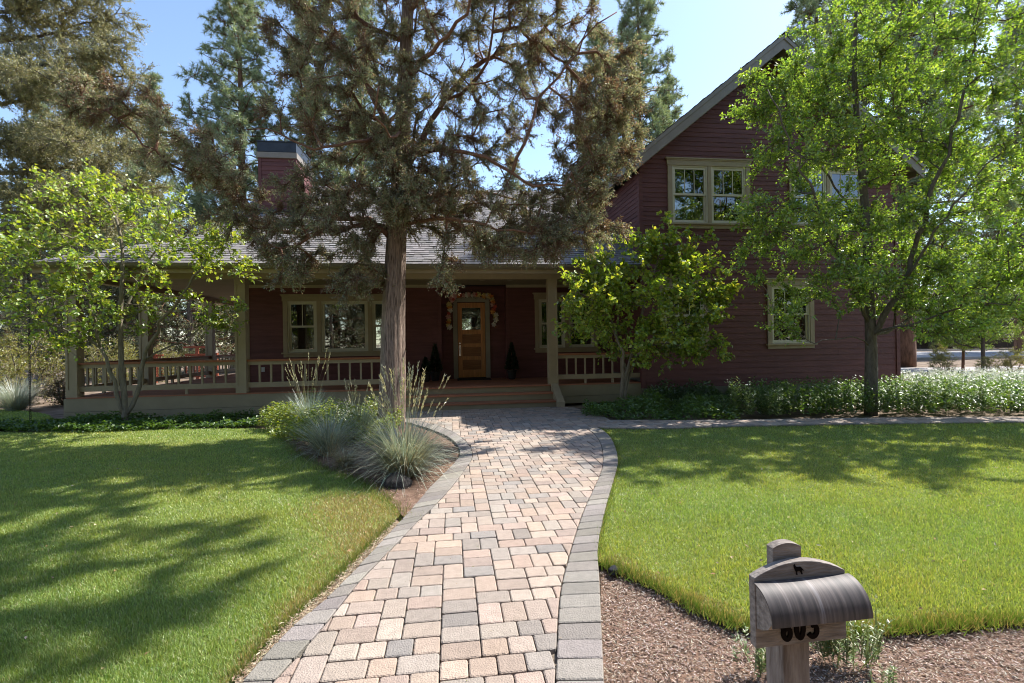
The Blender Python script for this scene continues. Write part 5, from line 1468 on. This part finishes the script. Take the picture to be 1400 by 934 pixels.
# neighbour's house across the road
nb = thing('neighbour_house', 'low brown house across the road half hidden by trees at the right', 'house', (45, 55, 0), -.15)
bw = mat('brown_siding', (.10, .07, .05), .8, .15, 2)
m = MB()
for a, b in ((0, 2), (3.4, 6), (7.0, 9.5), (12, 14)): m.box(a, b, 0, .25, 0, 2.7)
for a, b, z in ((2, 3.4, 0.9), (9.5, 12, .8)): m.box(a, b, 0, .25, 0, z)
for a, b in ((2, 3.4), (6, 7), (9.5, 12)): m.box(a, b, 0, .25, 2.15, 2.7)
m.box(0, .25, .25, 8, 0, 2.7); m.box(13.75, 14, .25, 8, 0, 2.7); m.box(0, 14, 8, 8.2, 0, 2.7); m.build('wall', bw, nb)
m = MB(); m.prism([(-.6, 2.6), (4.1, 4.7), (8.8, 2.6), (8.8, 2.75), (4.1, 4.87), (-.6, 2.75)], lambda a, b, d: (d, a, b), -.5, 14.5); m.build('roof', mat('brown_roof', (.12, .10, .09), .9, .2, 3), nb)
m = MB(); m.prism([(.2, 2.65), (4.1, 4.6), (8, 2.65)], lambda a, b, d: (d, a, b), 0, .2); m.prism([(.2, 2.65), (4.1, 4.6), (8, 2.65)], lambda a, b, d: (d, a, b), 13.8, 14); m.build('gable', bw, nb)
m = MB(); m.box(6, 7, .1, .16, 0, 2.15); m.build('door', mat('dark_teal', (.03, .06, .07), .5, .1, 3), nb)
for a, b, z in ((2, 3.4, .9), (9.5, 12, .8)):
    m = MB(); m.box(a, b, -.03, .05, z, z + .08); m.box(a, b, -.03, .05, 2.07, 2.15); m.box(a, a + .08, -.03, .05, z + .081, 2.069); m.box(b - .08, b, -.03, .05, z + .081, 2.069)
    f = m.build('window', M_SASH(), nb); g = MB(); g.box(a + .08, b - .08, .0, .01, z + .08, 2.07); g.build('pane', glass_mat(), f)
m = MB(); m.box(0.2, 13.8, .5, 7.8, .0, .1); m.box(.3, 13.7, 4, 4.1, .1, 2.6); m.build('interior', M_DARK(), nb)

# ================================================================== MAILBOX
mbx = thing('mailbox', 'weathered grey wooden mailbox with a curved hood and dark house numbers on its post', 'mailbox', (.741 + .007, 1.5, 0), 0)
mbx.rotation_euler = (0, -.012, PSI)
def arcpts(u0, u1, z0, zp, n=14): return [(u0 + (u1 - u0) * i / n, z0 + (zp - z0) * math.sin(math.pi * i / n) ** .85) for i in range(n + 1)]
def bev(o, w_=.0025):
    b = o.modifiers.new('bevel', 'BEVEL'); b.width = w_; b.segments = 2; b.limit_method = 'ANGLE'; b.angle_limit = rad(40); return o
m = MB(); m.box(.112, .203, .030, .120, -.12, .662); bev(m.build('post', mat('post_wood', (.200, .155, .130), .85, .38, 6.0, (7, 7, .9), .4, 22, .2, hue=(.25, .215, .19)), mbx))
m = MB(); m.prism([(.086, .6625)] + arcpts(.086, .184, .806, .820, 10) + [(.184, .6625)], lambda a, b, d: (a, d, b), .031, .062)
m.build('post_cap', M_WOOD(), mbx)
m = MB(); m.prism([(0, .515)] + arcpts(0, .31, .733, .774) + [(.31, .515)], lambda a, b, d: (a, d, b), 0, .0295)
board = bev(m.build('backboard', M_WOOD(), mbx), .002)
hp = [(-.088 * math.sin(t) - .001, .628 + .094 * math.cos(t) ** .9) for t in np.linspace(.0, math.pi / 2 * .999, 60)]
hp2 = [(-.084 * math.sin(t) - .001, .628 + .0895 * math.cos(t) ** .9) for t in np.linspace(.0, math.pi / 2 * .999, 60)]
m = MB(); m.prism(hp + hp2[::-1], lambda a, b, d: (d, a, b), -.004, .322)
hood_m, t_, b_ = nodes('weathered_hood')
tc = t_.nodes.new('ShaderNodeTexCoord'); mp = t_.nodes.new('ShaderNodeMapping'); mp.inputs['Scale'].default_value = (26, 1.2, 1.2)
nz = t_.nodes.new('ShaderNodeTexNoise'); nz.inputs['Scale'].default_value = 2.0; nz.inputs['Detail'].default_value = 7; nz.inputs['Roughness'].default_value = .62
t_.links.new(tc.outputs['Object'], mp.inputs[0]); t_.links.new(mp.outputs[0], nz.inputs['Vector'])
cr = t_.nodes.new('ShaderNodeValToRGB'); cr.color_ramp.elements[0].position = .32; cr.color_ramp.elements[0].color = (.030, .025, .024, 1)
cr.color_ramp.elements[1].position = .70; cr.color_ramp.elements[1].color = (.21, .19, .19, 1)
e = cr.color_ramp.elements.new(.48); e.color = (.07, .058, .055, 1); e = cr.color_ramp.elements.new(.58); e.color = (.11, .088, .08, 1)
t_.links.new(nz.outputs['Fac'], cr.inputs[0]); t_.links.new(cr.outputs[0], b_.inputs['Base Color'])
b_.inputs['Roughness'].default_value = .6; b_.inputs['Metallic'].default_value = .1; b_.inputs['Specular IOR Level'].default_value = .5
bp = t_.nodes.new('ShaderNodeBump'); bp.inputs['Strength'].default_value = .15; bp.inputs['Distance'].default_value = .003
t_.links.new(nz.outputs['Fac'], bp.inputs['Height']); t_.links.new(bp.outputs[0], b_.inputs['Normal'])
m.build('hood', hood_m, mbx, smooth=False)
ck = [(-.0005, .716)] + [(a * .90, .626 + (b - .628) * .95) for a, b in hp2[4::4]] + [(-.055, .605), (-.028, .588), (-.0005, .578)]
for a in (.004, .296):
    m = MB(); m.prism(ck, lambda p, q, d: (d, p, q), a, a + .016); m.build('hood_cheek', M_WOOD(), mbx)
num = mat('black_numeral', (.010, .007, .006), .9, .2, 30, spec=.05)
def stroke(pts, du):
    m = MB(); n = len(pts); w2 = .0072
    P = [Vector((a, 0, b)) for a, b in pts]
    L_, R_ = [], []
    for i in range(n):
        t = (P[min(i+1, n-1)] - P[max(i-1, 0)]).normalized(); s = Vector((-t.z, 0, t.x)) * w2
        L_.append(P[i] + s); R_.append(P[i] - s)
    vs = []; 
    for y in (-.006, -.0006):
        vs += [(p.x + du, y, p.z) for p in L_] + [(p.x + du, y, p.z) for p in R_]
    fs = []
    for i in range(n - 1):
        fs += [(i, i+1, n+i+1, n+i), (2*n+i, 3*n+i, 3*n+i+1, 2*n+i+1), (i, 2*n+i, 2*n+i+1, i+1), (n+i, n+i+1, 3*n+i+1, 3*n+i)]
    m.add(vs, fs); return m
el = lambda cx, cz_, rx, rz_, a0, a1, n=18: [(cx + rx * math.cos(a0 + (a1 - a0) * i / n), cz_ + rz_ * math.sin(a0 + (a1 - a0) * i / n)) for i in range(n + 1)]
zb = .536
six = stroke(el(.012, zb + .018, .0115, .018, math.pi * .75, -math.pi * 1.25) , .090)
s2 = stroke(el(.026, zb + .030, .0255, .045, math.pi, math.pi * .52, 10), .090); six.add(s2.v, s2.f); six.build('numeral', num, board)
stroke(el(.0125, zb + .031, .0115, .031, .6, .6 + 2 * math.pi, 26), .134).build('numeral', num, board)
th = stroke(el(.010, zb + .018, .0145, .018, math.pi * .6, -math.pi * .85, 14), .180); s2 = stroke(el(.008, zb + .056, .0125, .015, -math.pi * .5, math.pi * .9, 12), .180); th.add(s2.v, s2.f); th.build('numeral', num, board)
wolf = [(318, 415), (345, 383), (358, 405), (366, 432), (398, 456), (440, 458), (490, 458), (524, 488), (548, 518), (572, 548), (556, 560), (528, 545), (524, 575), (532, 604), (546, 636), (504, 636), (500, 606), (478, 572), (462, 556), (430, 552), (410, 562), (404, 596), (416, 638), (376, 638), (378, 584), (352, 528), (328, 476), (320, 440)]
m = MB(); m.prism([(.149 + (a - 440) * .000136, .750 - (b - 512) * .000136) for a, b in wolf], lambda a, b, d: (a, d, b), -.0015, -.0004)
m.build('wolf_emblem', num, board)
